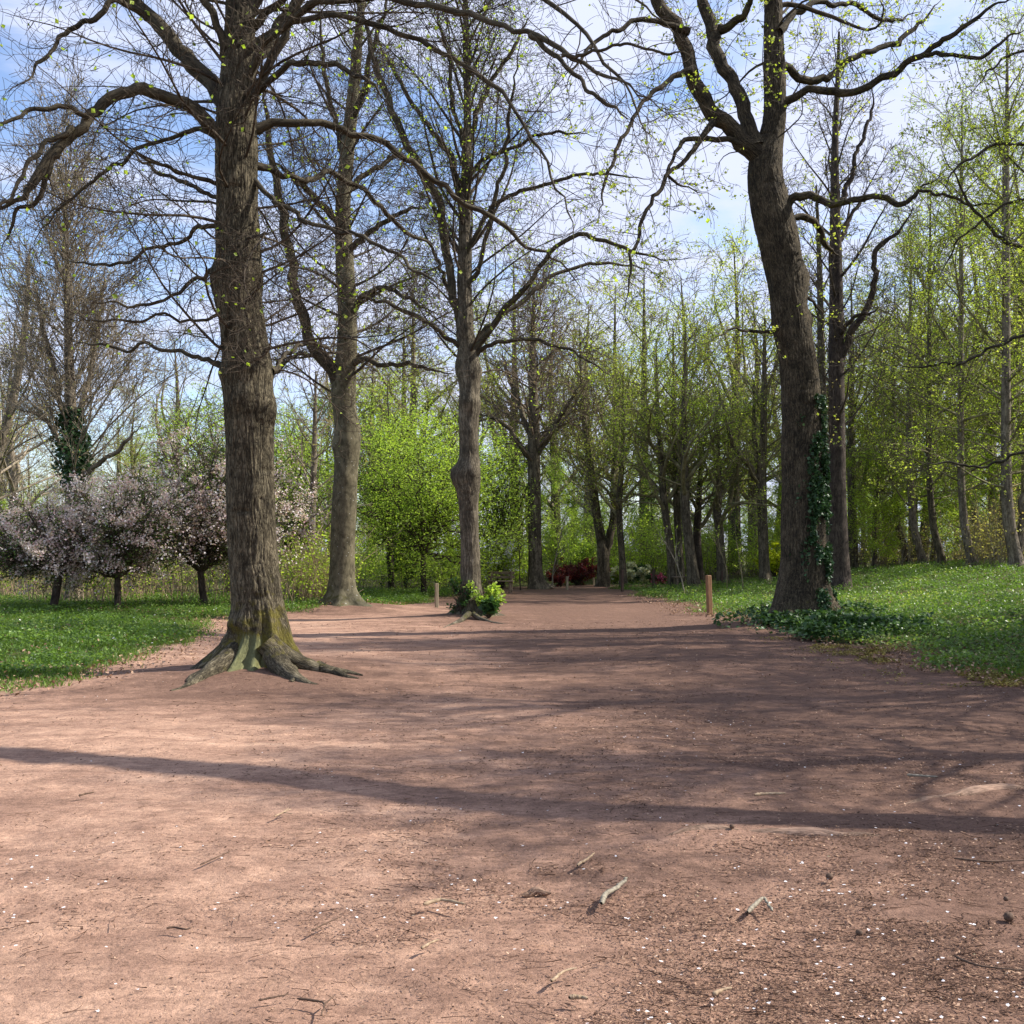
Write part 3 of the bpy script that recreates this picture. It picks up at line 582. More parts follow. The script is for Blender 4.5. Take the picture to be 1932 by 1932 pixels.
# ---- C: burred tree standing in the path
dC = float(pC[1])
trC = [(890, 1180, 34), (890, 1160, 29), (889, 1135, 24), (888, 1110, 21.5), (887, 1060, 20), (886, 1000, 18.5), (884, 950, 19), (882, 920, 24), (880, 900, 26), (884, 880, 22), (886, 850, 19.5), (885, 800, 20), (886, 770, 22), (885, 740, 20.5), (884, 700, 22.5), (882, 660, 19.5), (878, 620, 18), (877, 570, 16), (876, 520, 15), (877, 470, 13.5), (877, 430, 12.5), (878, 380, 11), (880, 320, 9.5), (882, 260, 8.5), (882, 200, 7.5), (880, 120, 6.5), (879, 30, 5.5), (876, -80, 4), (872, -200, 2)]
limC = [([(872, 620, 9), (858, 570, 8.5), (850, 520, 9), (842, 440, 9), (831, 385, 8.5), (806, 338, 8.5), (782, 297, 8), (750, 238, 7.5), (728, 185, 7), (708, 122, 6.5), (694, 70, 6), (670, 0, 4.5), (650, -60, 3)], dC, dC-.8, .02),
 ([(877, 420, 7), (866, 352, 6), (852, 305, 5.5), (838, 273, 5.5), (815, 240, 5.5), (796, 217, 5), (765, 175, 4.5), (743, 140, 4.2), (722, 90, 4), (700, 30, 3)], dC, dC+.8, .02),
 ([(880, 290, 6), (868, 240, 4.5), (855, 190, 4.5), (848, 130, 4), (838, 70, 3.5), (815, 0, 2.5)], dC, dC-.6, 0),
 ([(882, 290, 7), (897, 230, 5.5), (912, 185, 5), (935, 140, 4.5), (965, 100, 4), (985, 60, 3.5), (1005, 20, 2.5)], dC, dC+.6, 0),
 ([(880, 345, 6), (900, 310, 4), (925, 294, 3.6), (978, 276, 3.2), (1013, 255, 3), (1065, 248, 2.6), (1130, 260, 1.6)], dC, dC-1., 0),
 ([(878, 500, 7), (889, 465, 5.5), (910, 425, 5), (932, 392, 4.6), (978, 360, 4), (1048, 340, 3.6), (1118, 325, 3), (1188, 336, 2.2), (1260, 345, 1.3)], dC, dC-1.2, 0),
 ([(880, 560, 7), (905, 497, 5), (925, 410, 4.6), (948, 330, 4.2), (957, 290, 4), (964, 227, 3.6), (973, 140, 3), (982, 60, 2)], dC, dC-2., .0),
 ([(884, 675, 9), (910, 640, 6.5), (940, 605, 6), (970, 565, 6), (995, 539, 5.5), (1030, 490, 5), (1065, 458, 4.8), (1095, 443, 4.8), (1150, 457, 4.2), (1205, 479, 3.4), (1260, 490, 2.6), (1320, 492, 1.6)], dC, dC-1.5, .35),
 ([(884, 660, 7), (920, 620, 5), (980, 575, 4.4), (1040, 520, 4), (1110, 500, 3.5), (1180, 500, 3), (1250, 520, 2)], dC, dC+1.5, .2),
 ([(880, 670, 7), (860, 645, 5.5), (830, 622, 5), (803, 609, 4.6), (743, 577, 4.2), (690, 562, 3.4), (640, 556, 2)], dC, dC-1.2, .2),
 ([(890, 680, 6), (930, 650, 4.5), (985, 645, 4), (1040, 650, 3.5), (1100, 672, 2.6), (1160, 720, 1.6)], dC, dC-1.8, .3),
 ([(884, 650, 7), (862, 600, 5), (842, 540, 4.4), (815, 470, 3.6), (785, 400, 2.4)], dC, dC+1.4, 0)]
mC = lambda h, th: np.clip(.30-h*.35, -.15, .3)
trC = [(a, b, c*.95) for a, b, c in trC]
tC, bC, qC = tree('burred_tree', 'pale flaky tree with a swollen burr and leafy foot in the middle of the path', trC, dC, limbs=limC,
  auto=[dict(n=12, t0=.33, t1=.5, L0=3.5, L1=3.5, a0=60, a1=45, trop=.5, rl=.008), dict(n=40, t0=.48, t1=.95, L0=5.0, L1=1.8, a0=38, a1=26, trop=.5, rl=.009)],
  tw=[dict(den=5, L=1.8, a=(20, 60), seg=7, jit=.12, rl=.006, flat=.2), dict(den=4.5, L=.9, a=(25, 60), seg=4, jit=.15, rl=.005, flat=.3), dict(den=2., L=.45, a=(25, 60), seg=2, jit=.1, rl=.005)],
  leaf=[(1, 4200, .06, dict(up=.3)), (0, 1500, .06, dict(up=.3))], bark='bark_flaky', limbm='limb_backlit', lfm='leaf_new', k=110, rings=520,
  surf=dict(lobes=[(-165, 25, .30, .16), (-100, 20, .2, .2), (-50, 20, .22, .18), (-10, 22, .3, .15), (90, 30, .25, .2)], bumps=[(-175, 38, 3.30, .20, .10), (-70, 45, 3.42, .16, .06), (0, 45, 3.25, .25, .04), (-90, 60, 5.0, .2, .06), (-20, 40, 5.7, .2, .07), (160, 40, 5.8, .25, .06)],
            rough=.016, ridge=.018, rf=(14, 2.5), moss=mC, knob=.10), seed=13)
for pts in ([(893, 1168), (918, 1172), (940, 1176), (958, 1178)], [(885, 1168), (868, 1173), (850, 1179), (836, 1184)]): root_part(tC, bC, pts, .065, .010, hi=.12)

# ---- D: oak on the right
dD = 21.0
trD = [(1517, 1165, 60), (1516, 1140, 54), (1515, 1115, 48.5), (1515, 1085, 44.5), (1516, 1050, 42.5), (1515, 1000, 41), (1515, 950, 40), (1515, 900, 39), (1513, 850, 38), (1512, 800, 36.5), (1510, 740, 35.5), (1506, 690, 34.5), (1499, 640, 33.5), (1491, 590, 33), (1484, 540, 34), (1477, 500, 35.5), (1470, 460, 37), (1461, 420, 37.5), (1453, 385, 36.5), (1446, 350, 34), (1444, 320, 32.5), (1447, 295, 30), (1455, 260, 24), (1461, 225, 21.5), (1462, 180, 20.5), (1461, 130, 20), (1460, 80, 18.5), (1459, 20, 17), (1457, -60, 15.5), (1465, -250, 12), (1450, -500, 8), (1460, -750, 2.5)]
limD = [([(1452, 330, 26), (1430, 295, 22), (1405, 265, 20), (1375, 240, 17.5), (1345, 215, 16.5), (1322, 180, 15.5), (1308, 140, 15), (1300, 100, 14.5), (1280, 60, 14), (1255, 25, 13), (1228, -20, 12), (1190, -110, 9), (1150, -240, 5)], dD, dD-.8, .1),
 ([(1425, 280, 20), (1412, 240, 16), (1400, 205, 14.5), (1382, 160, 13.5), (1362, 120, 13.5), (1345, 80, 13.5), (1335, 40, 12.5), (1328, 0, 11.5), (1310, -90, 9), (1300, -220, 5)], dD-.1, dD+1., .15),
 ([(1345, 60, 12), (1372, 52, 9), (1392, 42, 8), (1408, 25, 7), (1415, 0, 6), (1405, -50, 4)], dD+.5, dD-.3, .5),
 ([(1462, 195, 12), (1490, 188, 8.5), (1520, 175, 8), (1554, 169, 8), (1590, 175, 8), (1624, 172, 8), (1652, 156, 7.5), (1711, 124, 7), (1753, 95, 6), (1790, 68, 5.5), (1816, 52, 5), (1860, 22, 4.5), (1900, 0, 3.5), (1950, -40, 2)], dD, dD-2., .28),
 ([(1745, 104, 5), (1795, 103, 4.5), (1848, 108, 4), (1880, 90, 3.5), (1910, 70, 3), (1945, 45, 2)], dD-1.3, dD-1.8, .05),
 ([(1462, 130, 12), (1485, 124, 8.5), (1508, 146, 8.5), (1532, 156, 8), (1556, 150, 7.5), (1580, 130, 7), (1606, 110, 6.5), (1650, 94, 6), (1694, 80, 5.5), (1722, 52, 5), (1750, 25, 4), (1780, -10, 2.5)], dD, dD+1.5, .28),
 ([(1465, 425, 14), (1480, 396, 9), (1494, 377, 8.5), (1512, 367, 8.5), (1536, 368, 8), (1556, 382, 7.5), (1578, 390, 7), (1600, 384, 7), (1624, 375, 6.5), (1660, 374, 6.5), (1700, 380, 6), (1722, 370, 5.5), (1740, 352, 4.5), (1774, 329, 3)], dD, dD-1.3, .4),
 ([(1722, 372, 4), (1750, 366, 3.4), (1790, 372, 3), (1840, 385, 2.4), (1900, 388, 1.6)], dD-1.2, dD-1.6, .1),
 ([(1475, 430, 12), (1495, 412, 7), (1520, 415, 7), (1543, 430, 6.5), (1552, 450, 6), (1565, 470, 5), (1590, 482, 3.5)], dD, dD+.8, .2),
 ([(1430, 290, 10), (1395, 268, 6.5), (1361, 262, 6), (1326, 262, 5.5), (1296, 262, 5), (1274, 290, 4), (1261, 320, 3.6), (1262, 340, 3.2), (1291, 352, 2.6), (1354, 371, 1.8)], dD-.1, dD-1., .3),
 ([(1485, 530, 6), (1510, 550, 4), (1540, 575, 3), (1560, 600, 2)], dD, dD+1, .1),
 ([(1490, 620, 6), (1465, 622, 4), (1430, 628, 3.3), (1390, 620, 2.4), (1340, 640, 1.5)], dD, dD-1, .1),
 ([(1310, 130, 8), (1262, 150, 5.5), (1215, 200, 4.6), (1170, 270, 4), (1140, 350, 3.2), (1125, 430, 2)], dD-.5, dD-2.),
 ([(1352, 222, 8), (1300, 290, 5), (1245, 350, 4.4), (1205, 430, 3.8), (1185, 520, 3), (1180, 610, 1.8)], dD-.2, dD-2.),
 ([(1300, 60, 8), (1240, 40, 5.5), (1170, 50, 4.6), (1110, 100, 3.6), (1060, 170, 2.2)], dD-.5, dD-1.5),
 ([(1470, 60, 8), (1530, 10, 5.5), (1600, 10, 4.6), (1680, 40, 3.8), (1740, 20, 2.6)], dD-.2, dD+1.6),
 ([(1520, 760, 7), (1545, 800, 4), (1548, 850, 3)], dD, dD+.4, .1)]
def mossD(h, th):
    return np.clip(.42-h*.45, -.3, .4)+.14*np.cos(th)*sm(h, 3, 6)+.30*np.exp(-((h-6.9)/.8)**2)*np.cos(th)-.04
tD, bD, qD = tree('ivy_clad_oak', 'stout leaning oak with ivy up its trunk on the right bank', trD, dD, limbs=limD,
  auto=[dict(n=8, t0=.45, t1=.6, L0=2.5, L1=3, a0=80, a1=60, trop=.1, rl=.008, jit=.13), dict(n=22, t0=.6, t1=.97, L0=4.5, L1=1.8, a0=60, a1=35, trop=.3, rl=.012, jit=.12)],
  tw=[dict(den=3.6, L=1.8, a=(30, 75), seg=7, jit=.17, rl=.008), dict(den=4.0, L=.85, a=(30, 70), seg=5, jit=.17, rl=.005), dict(den=2.2, L=.35, a=(30, 70), seg=3, jit=.15, rl=.005)],
  leaf=[(1, 2600, .065, dict(up=.1)), (2, 3600, .065, dict(up=.1))], bark='bark_oak', lfm='leaf_olive', k=240, rings=900,
  surf=dict(lobes=[(-165, 24, .30, .28), (-115, 18, .12, .3), (-60, 18, .16, .28), (-10, 20, .28, .35), (60, 25, .2, .3), (130, 25, .2, .3)], bumps=[(-8, 30, 6.95, .28, .12), (-5, 24, 6.1, .14, .07), (175, 40, 6.0, .4, .04)],
            rough=.012, ridge=.024, rf=(19, 3.2), moss=mossD, knob=.03), seed=14, rmin=.004)
for pts, r0 in (([(1470, 1168), (1440, 1180), (1405, 1188)], .10), ([(1490, 1176), (1478, 1190), (1465, 1196)], .09)): root_part(tD, bD, pts, r0, .02)
# ivy climbing the oak
rng = np.random.default_rng(77); gi = Geo()
nI = 7000; hv = rng.uniform(.1, 4.6, nI)
th = np.radians(rng.normal(-52, 20, nI)+8*np.sin(hv*2.2)+rng.choice([0, 18, -16], nI)); wid = vnoise(np.stack([hv*2.2, th*4, hv*0], -1), 3)
kp = (wid+rng.normal(0, .05, nI) > .46+.10*np.abs(hv-2.2))
hv, th = hv[kp], th[kp]; zi = bD[2]+hv
cx = np.interp(zi, qD[:, 2], qD[:, 0]); cy = np.interp(zi, qD[:, 2], qD[:, 1]); rr = np.interp(zi, qD[:, 2], qD[:, 3])+rng.uniform(.03, .09, len(hv))
Cc = np.stack([cx+rr*np.cos(th), cy+rr*np.sin(th), zi], -1)
leaves(gi, Cc, .075, rng, up=.25, droop=.7, asp=.5); gi.build('ivy', M['ivy'], tD, bD, smooth=False)

# ---- trees further back, each on its own spot
TW_UP = [dict(den=2.2, L=2.1, a=(20, 55), seg=5, jit=.11, rl=.005, up=.15), dict(den=2.4, L=.95, a=(25, 60), seg=3, jit=.1, rl=.005), dict(den=1.8, L=.5, a=(25, 60), seg=2, jit=.1, rl=.005)]
tree('dark_barked_tree', 'tall dark trunked tree with a curving right limb just behind the ivy oak', [(1588, 1105, 22), (1585, 1075, 18.5), (1582, 1000, 17), (1580, 900, 15.5), (1579, 800, 15), (1578, 700, 14.5), (1578, 600, 13.5), (1577, 500, 12), (1576, 420, 10), (1575, 340, 8), (1576, 250, 6), (1580, 150, 4), (1583, 60, 2)], 33,
  limbs=[([(1580, 700, 10), (1592, 665, 8.5), (1608, 630, 8), (1626, 600, 7.5), (1645, 560, 7), (1652, 520, 6), (1652, 475, 5.5), (1670, 455, 5), (1694, 437, 4.5), (1715, 410, 3.5), (1726, 380, 2.5)], 33, 32),
         ([(1577, 400, 7), (1600, 350, 5.5), (1615, 300, 4.5), (1640, 220, 3.5), (1650, 150, 2)], 33, 34), ([(1580, 640, 6), (1610, 600, 4), (1640, 590, 3.5), (1665, 575, 2.5)], 33, 31.5),
         ([(1577, 470, 7), (1595, 430, 5), (1610, 400, 4), (1640, 370, 3)], 33, 34)],
  auto=[dict(n=34, t0=.25, t1=.95, L0=3.2, L1=1.8, a0=60, a1=28, trop=.7, rl=.011, bulge=.5)], tw=[dict(den=4.5, L=1.6, a=(20, 65), seg=5, jit=.13, rl=.006), dict(den=5.5, L=.8, a=(25, 60), seg=3, jit=.12, rl=.005), dict(den=2, L=.4, a=(25, 60), seg=2)],
  leaf=[(1, 900, .07, {})], lfm='leaf_bud', bark='bark_dark', k=30, rings=160, seed=21)
tree('slim_grey_tree', 'slim grey tree showing between the ivy oak and the dark trunked tree', [(1560, 1100, 12), (1560, 1000, 10.5), (1556, 900, 9.5), (1552, 780, 8.5), (1549, 650, 7), (1546, 500, 5), (1540, 350, 2)], 39,
  auto=[dict(n=26, t0=.35, t1=.95, L0=3.4, L1=1.8, a0=50, a1=25, trop=.7, rl=.011)], tw=TW_UP, leaf=[(1, 1200, .08, {})], lfm='leaf_olive', bark='bark_mid', k=16, rings=80, seed=22)
tree('rounded_path_tree', 'bare tree with a wide rounded crown where the path bends away', [(1016, 1114, 22), (1012, 1100, 16), (1010, 1070, 13.5), (1009, 1000, 12.5), (1008, 900, 12), (1007, 850, 12), (1008, 800, 10.5), (1006, 740, 8.5), (1005, 680, 6.5), (1006, 610, 4), (1008, 550, 1.5)], 43,
  limbs=[([(1004, 870, 8), (985, 845, 6), (965, 815, 5), (935, 790, 4), (905, 780, 2.5)], 43, 42), ([(1010, 860, 8), (1030, 830, 6), (1055, 790, 5), (1080, 750, 3.5), (1100, 720, 2)], 43, 42), ([(1004, 830, 7), (985, 780, 5.5), (965, 720, 4.5), (945, 660, 3)], 43, 44)],
  auto=[dict(n=34, t0=.42, t1=.97, L0=5.2, L1=2.4, a0=72, a1=25, trop=.5, rl=.011)], tw=[dict(den=4.5, L=1.8, a=(20, 60), seg=5, jit=.11, rl=.007), dict(den=5.5, L=.9, a=(25, 60), seg=3, jit=.1, rl=.006), dict(den=2, L=.5, a=(25, 60), seg=2)],
  leaf=[(1, 1500, .08, {})], lfm='leaf_bud', bark='bark_mid', twm='twig_red', k=24, rings=120, seed=23)
tree('forked_tree', 'twin stemmed tree forking low above the red maples', [(1141, 1114, 13), (1139, 1080, 11.5), (1138, 1040, 11), (1132, 1005, 9), (1125, 965, 8.5), (1119, 920, 8), (1112, 870, 7), (1103, 800, 5.5), (1096, 700, 3), (1094, 620, 1)], 46,
  limbs=[([(1140, 1050, 10), (1150, 1015, 8.5), (1157, 975, 8), (1160, 920, 7), (1163, 850, 6), (1167, 770, 4), (1170, 680, 2)], 46, 46)],
  auto=[dict(n=30, t0=.35, t1=.97, L0=4.2, L1=2.4, a0=55, a1=25, trop=.6, rl=.011)], tw=TW_UP, leaf=[(1, 5200, .06, dict(sp=.16, up=.6))], lfm='leaf_olive', twm='twig_olive', k=20, rings=90, seed=24)
mids = [
 ('slender_tree', 'thin crooked tree beside the twin stemmed fork', [(1177, 1112, 8), (1174, 1060, 6.5), (1170, 1000, 6), (1168, 950, 6), (1173, 880, 5), (1176, 800, 4), (1176, 700, 1.5)], 44, 'leaf_olive'),
 ('leaning_tree', 'leftmost leaning trunk of the three close trees right of the path bend', [(1270, 1104, 9), (1264, 1030, 7.5), (1257, 980, 7), (1251, 930, 7), (1246, 850, 5.5), (1240, 760, 4), (1238, 640, 1.5)], 42, 'leaf_new'),
 ('slender_tree', 'middle trunk of the three close trees right of the path bend', [(1287, 1102, 8.5), (1281, 1030, 7), (1277, 960, 7), (1275, 900, 6), (1272, 800, 4.5), (1270, 620, 1.5)], 43.5, 'leaf_olive'),
 ('leaning_tree', 'thickest and rightmost trunk of the three close trees, with a pale branch scar', [(1311, 1098, 12.5), (1303, 1050, 9.8), (1297, 1000, 9), (1293, 960, 9), (1292, 900, 7.5), (1290, 800, 5.5), (1294, 610, 1.5)], 41, 'leaf_new'),
 ('short_tree', 'narrow ivy dark tree next to a thicker trunk behind the brown post', [(1322, 1100, 8), (1318, 1060, 8), (1315, 1010, 7.5), (1318, 950, 6), (1322, 880, 4), (1326, 760, 1.5)], 44, 'leaf_dark'),
 ('crooked_tree', 'short dark crooked tree standing alone behind the brown post', [(1364, 1096, 11), (1360, 1050, 8.5), (1357, 1000, 8), (1353, 965, 8), (1357, 930, 6), (1355, 860, 4.5), (1350, 740, 1.5)], 42, 'leaf_new')]
for i, (nm, lb, tr, d, lf) in enumerate(mids):
    tree(nm, lb, tr, d, auto=[dict(n=6, t0=.30, t1=.55, L0=5.5, L1=4.5, a0=55, a1=32, trop=.45, rl=.022, rk=.6, jit=.09), dict(n=18, t0=.33, t1=.97, L0=4.0, L1=2.4, a0=72, a1=35, trop=.4, rl=.009, bulge=.3, jit=.1)], tw=TW_UP, leaf=[(1, 5200, .06, dict(sp=.16, up=.6)), (2, 2600, .06, dict(up=.6))],
         lfm=lf, bark='bark_mid' if i != 4 else 'bark_dark', twm='twig_olive', k=16, rings=80, seed=30+i)
tree('tall_spreading_tree', 'upright tree with a forked left limb just left of the ivy oak', [(1446, 1094, 14), (1442, 1070, 10.5), (1440, 1020, 9.5), (1438, 960, 9.2), (1436, 915, 10), (1437, 880, 8.5), (1440, 830, 7), (1441, 780, 6), (1442, 700, 4.5), (1443, 600, 2)], 41,
  limbs=[([(1434, 912, 7), (1418, 885, 6), (1396, 862, 5.2), (1382, 832, 4.6), (1370, 790, 3.6), (1356, 740, 2)], 41, 40), ([(1435, 890, 6), (1424, 845, 5), (1424, 790, 4), (1418, 700, 2)], 41, 42)],
  auto=[dict(n=30, t0=.35, t1=.97, L0=4.4, L1=2.6, a0=62, a1=28, trop=.6, rl=.011)], tw=TW_UP, leaf=[(1, 5200, .06, dict(sp=.16, up=.6)), (2, 2500, .06, {})], lfm='leaf_olive', twm='twig_olive', k=20, rings=90, seed=37)

# the avenue of trees on the right bank: leaning trunks, upswept twiggy crowns
row = [(1666, 1654, 5.2, 62, 'farthest and thinnest of the leaning avenue trunks, beside the wooden rail'), (1688, 1671, 6.2, 56, 'second thin leaning avenue trunk right of the wooden rail'),
       (1711, 1692, 7.2, 50, 'third leaning avenue trunk, its lower part half dark with ivy'), (1739, 1722, 8.2, 46, 'fourth avenue trunk with a low branch stub on each side'),
       (1777, 1759, 7.8, 42, 'avenue trunk leaning left with one smooth sunlit side'), (1833, 1818, 9.0, 38, 'straight avenue trunk standing clear on the crest of the bank'),
       (1878, 1890, 6.8, 40, 'thin avenue trunk left of the thickest one at the right edge'), (1917, 1903, 13.5, 36, 'thickest avenue trunk, double stemmed, at the right edge of the bank')]
tops = [640, 600, 520, 430, 330, 180, 240, 60]
for i, (v0, v1, r, d, lb) in enumerate(row):
    b = GX(v0, d); vy = HY+(EYE-b[2])*F/d
    y1 = 975; dx = (v1-v0); tp = tops[i]; r *= .92
    tr = [(v0, vy+4, r*1.35), (v0, vy-14, r), (v0+dx*.5, (vy+y1)/2, r*.93), (v1, y1, r*.88), (v1+dx*.35, 860, r*.75), (v1+dx*.3, (860+tp)/2, r*.5), (v1+dx*.2, tp+60, r*.2), (v1+dx*.2, tp, r*.07)]
    big = (tp < 400)
    tree('avenue_tree', lb, tr, d, auto=[dict(n=10, t0=.16, t1=.34, L0=4.5, L1=4.5, a0=78, a1=55, trop=.5, rl=.010, jit=.08), dict(n=30 if big else 22, t0=.3, t1=.97, L0=5.5 if big else 4.8, L1=3.2, a0=62, a1=30, trop=.6, rl=.010, jit=.08)],
         limbs=[] if i != 7 else [([(1918, 1060, 9), (1930, 960, 8), (1936, 860, 7), (1945, 700, 5), (1950, 500, 2)], 36, 37)],
         tw=[dict(den=2.7, L=2.1, a=(18, 50), seg=5, jit=.1, rl=.006, up=.15), dict(den=3.4, L=1.0, a=(25, 60), seg=3, jit=.1, rl=.005, flat=.4), dict(den=1.5, L=.5, a=(25, 60), seg=2)],
         leaf=[(1, 9000 if big else 6500, .06, dict(sp=.15, up=.6)), (2, 5000, .06, dict(up=.5))], lfm=['leaf_olive', 'leaf_new'][i % 2], twm='twig_olive', bark=['bark_mid', 'bark_pale'][i % 2], k=18, rings=90, seed=50+i, group='avenue trees on the right bank')

# tall pale tree at far left with ivy on its middle
tM, bM_, qM = tree('upswept_tree', 'tall pale many branched tree with an ivy clump on its trunk above the blossom', [(144, 1180, 20), (142, 1150, 17), (140, 1090, 15), (137, 1000, 13), (136, 900, 12), (134, 800, 11), (131, 700, 9), (128, 600, 7), (126, 500, 5), (124, 400, 3.5), (125, 300, 1.5)], 29,
  limbs=[([(140, 905, 8), (170, 885, 5.5), (205, 862, 5), (235, 835, 4), (270, 800, 3)], 29, 28), ([(135, 830, 8), (120, 780, 6), (100, 700, 5), (80, 600, 4), (60, 500, 2.5)], 29, 29), ([(136, 820, 8), (155, 760, 6), (175, 680, 5), (190, 580, 4), (205, 480, 2.5)], 29, 30), ([(136, 870, 7), (110, 830, 5), (75, 790, 4), (30, 770, 2.5)], 29, 28)],
  auto=[dict(n=90, t0=.30, t1=.98, L0=4.8, L1=2.6, a0=55, a1=20, trop=.7, rl=.006)], tw=[dict(den=4.2, L=1.9, a=(15, 50), seg=5, jit=.09, rl=.005, up=.1), dict(den=5, L=.9, a=(20, 55), seg=3, jit=.1, rl=.005), dict(den=1.5, L=.5, a=(20, 55), seg=2)],
  leaf=[(1, 2600, .065, {})], lfm='leaf_bud', twm='twig_pale', bark='bark_pale', k=24, rings=120, seed=61, rmin=.006)
rng = np.random.default_rng(62); gi = Geo(); nI = 2600
vy = rng.uniform(770, 925, nI); z = EYE+(HY-vy)/F*29; cx = np.interp(z, qM[:, 2], qM[:, 0]); th = rng.uniform(0, 2*PI, nI)
w_ = (.18+.42*np.sin(np.clip((vy-770)/155, 0, 1)*PI)*rng.random(nI))*(.6+.8*vnoise(np.stack([th*1.5, z*2.5, z*0], -1), 4))
leaves(gi, np.stack([cx+.06+w_*np.cos(th), 29+w_*np.sin(th), z], -1), .11, rng, up=.2, droop=.5, asp=.5); gi.build('ivy', M['ivy'], tM, bM_, smooth=False)
tree('leaning_bare_tree', 'bare tree leaning in from the left edge behind the blossom trees', [(-60, 1170, 14), (-45, 1050, 12), (-20, 930, 11), (0, 850, 10), (18, 780, 9), (35, 700, 7), (48, 600, 5), (55, 480, 2)], 33,
  auto=[dict(n=30, t0=.3, t1=.96, L0=5.0, L1=2.2, a0=60, a1=25, trop=.5, rl=.010)], tw=TW_UP, leaf=[(1, 1500, .07, {})], lfm='leaf_olive', twm='twig_pale', bark='bark_pale', k=16, rings=80, seed=63)
tree('pale_slim_tree', 'pale thin trunked tree with bare twiggy crown behind the gap beside the big left tree', [(592, 1160, 9.5), (591, 1130, 8.5), (590, 1090, 8), (588, 1040, 7), (590, 960, 6.5), (592, 880, 5.5), (594, 800, 4), (596, 700, 1.5)], 33,
  auto=[dict(n=26, t0=.28, t1=.96, L0=3.2, L1=1.8, a0=65, a1=30, trop=.5, rl=.010)], tw=TW_UP, leaf=[(1, 900, .07, {})], lfm='leaf_bud', twm='twig_pale', bark='bark_pale', k=16, rings=80, seed=64)

# ---- crowns aimed at an ellipsoid: blossom trees, bright broadleaves, shrubs
def crown_plant(name, label, cat, base, top, c, rad, nl, tw, leaf, lfm, bark='bark_dark', r0=.09, seed=1, group=None, rmin=.006, extra=None, twm='twig', low=-.5, lean=(0, 0), cloud=None):
    rng = np.random.default_rng(seed); base = np.asarray(base, float); root = empty(name, base, label, cat, group)
    c = np.asarray(c, float); rad = np.asarray(rad, float); gt = Geo(); g = Geo()
    if top is not None:
        top = np.asarray(top, float); mid = (base+top)/2+np.array([lean[0], lean[1], 0])
        q = spline(np.array([[*(base-[0, 0, .1]), r0*1.3], [*(base+[0, 0, .1]), r0], [*mid, r0*.92], [*top, r0*.85]]), 24)
        hero_surface(g, q[:, :3], q[:, 3], 12, gzv=base[2], seed=seed, lobes=[(rng.uniform(0, 360), 40, r0*.4, .15)], rough=.01); g.build('trunk', M[bark], root, base)
    else: top = base+[0, 0, -.02]
    u = rng.random(nl); ph = np.arange(nl)*2.39996; zz = 1-(1-low)*(np.arange(nl)+.5)/nl; s = np.sqrt(1-zz**2)
    T = c+np.stack([np.cos(ph)*s, np.sin(ph)*s, zz], -1)*rad*rng.uniform(.50, 1.12, (nl, 1))
    t = np.linspace(0, 1, 10)[None, :, None]; ctrl = (top[None]+T)/2; ctrl[:, 2] += (T[:, 2]-top[2])*.18; ctrl[:, :2] = top[:2]+(ctrl[:, :2]-top[:2])*.75
    P = (1-t)**2*top[None, None]+2*t*(1-t)*ctrl[:, None]+t*t*T[:, None]
    P = P+rng.normal(0, .03, P.shape)*np.sin(t*PI)*rad.mean()
    Rr = taperR(np.full(nl, r0*.5), 10, rmin); tubes(gt, P, Rr, 5)
    gl = Geo(); make_twigs(P, Rr, tw, rng, rmin, gt, leaf, gl)
    if cloud:
        C = rng.normal(size=(cloud[0]*4, 3)); C = nrm(C)*rng.random((len(C), 1))**.38; C = c+C*rad*1.08
        nn = fbm(C*np.array([.9, .9, 2.2]), 3, seed+3)+.25*(fbm(C*4, 2, seed+4)-.5); C = C[(nn > cloud[2]) & (C[:, 2] > base[2]+.25)][:cloud[0]]; leaves(gl, C, cloud[1], rng, up=.8)
    gt.build('branches', M[twm], root, base)
    if gl.n: gl.build('foliage', M[lfm], root, base, smooth=False)
    if extra:
        ge = Geo(); e = extra
        lev = make_twigs(P, Rr, tw, np.random.default_rng(seed+1), rmin, Geo(), None, None)
        C = sample(lev[-1], e['n'], rng, .2); cl = e.get('cluster', 4)
        if e.get('thr'):
            U_ = nrm(rng.normal(size=(e['n']//5, 3)))*rng.random((e['n']//5, 1))**.3; U_ = c+U_*rad*1.08; C = np.concatenate([C, U_[U_[:, 2] > c[2]-rad[2]*.8]]); e = dict(e, n=len(C))
        C = np.repeat(C, cl, 0)+rng.normal(0, e.get('sp', .03), (len(C)*cl, 3))
        C = C[fbm(C*2.1, 2, seed)+rng.normal(0, .04, len(C)) > e.get('thr', 0)] if e.get('thr') else C; e = dict(e, n=max(1, len(C)//cl)); C = C[:e['n']*cl]
        leaves(ge, C, e['size'], rng, up=.3, asp=.6, rnd=np.clip(np.repeat(rng.random(e['n']), cl)+rng.normal(0, .1, len(C)), 0, 1)); ge.build(e['name'], M[e['mat']], root, base, smooth=False)
    return root
def ctr(vx, vy, d): return W(vx, vy, d)
bl = [(101, 24.5, 112, 1078, (45, 1020), (165, 1.8, 85), .10, 'blossom tree at the left edge with a leaning black trunk', 71),
      (222, 25.0, 222, 1090, (225, 1000), (150, 1.8, 105), .085, 'middle blossom tree with a thin straight black trunk', 72),
      (385, 27.0, 378, 1078, (425, 955), (180, 2.3, 150), .10, 'tallest blossom tree, partly hidden by the big left trunk', 73)]
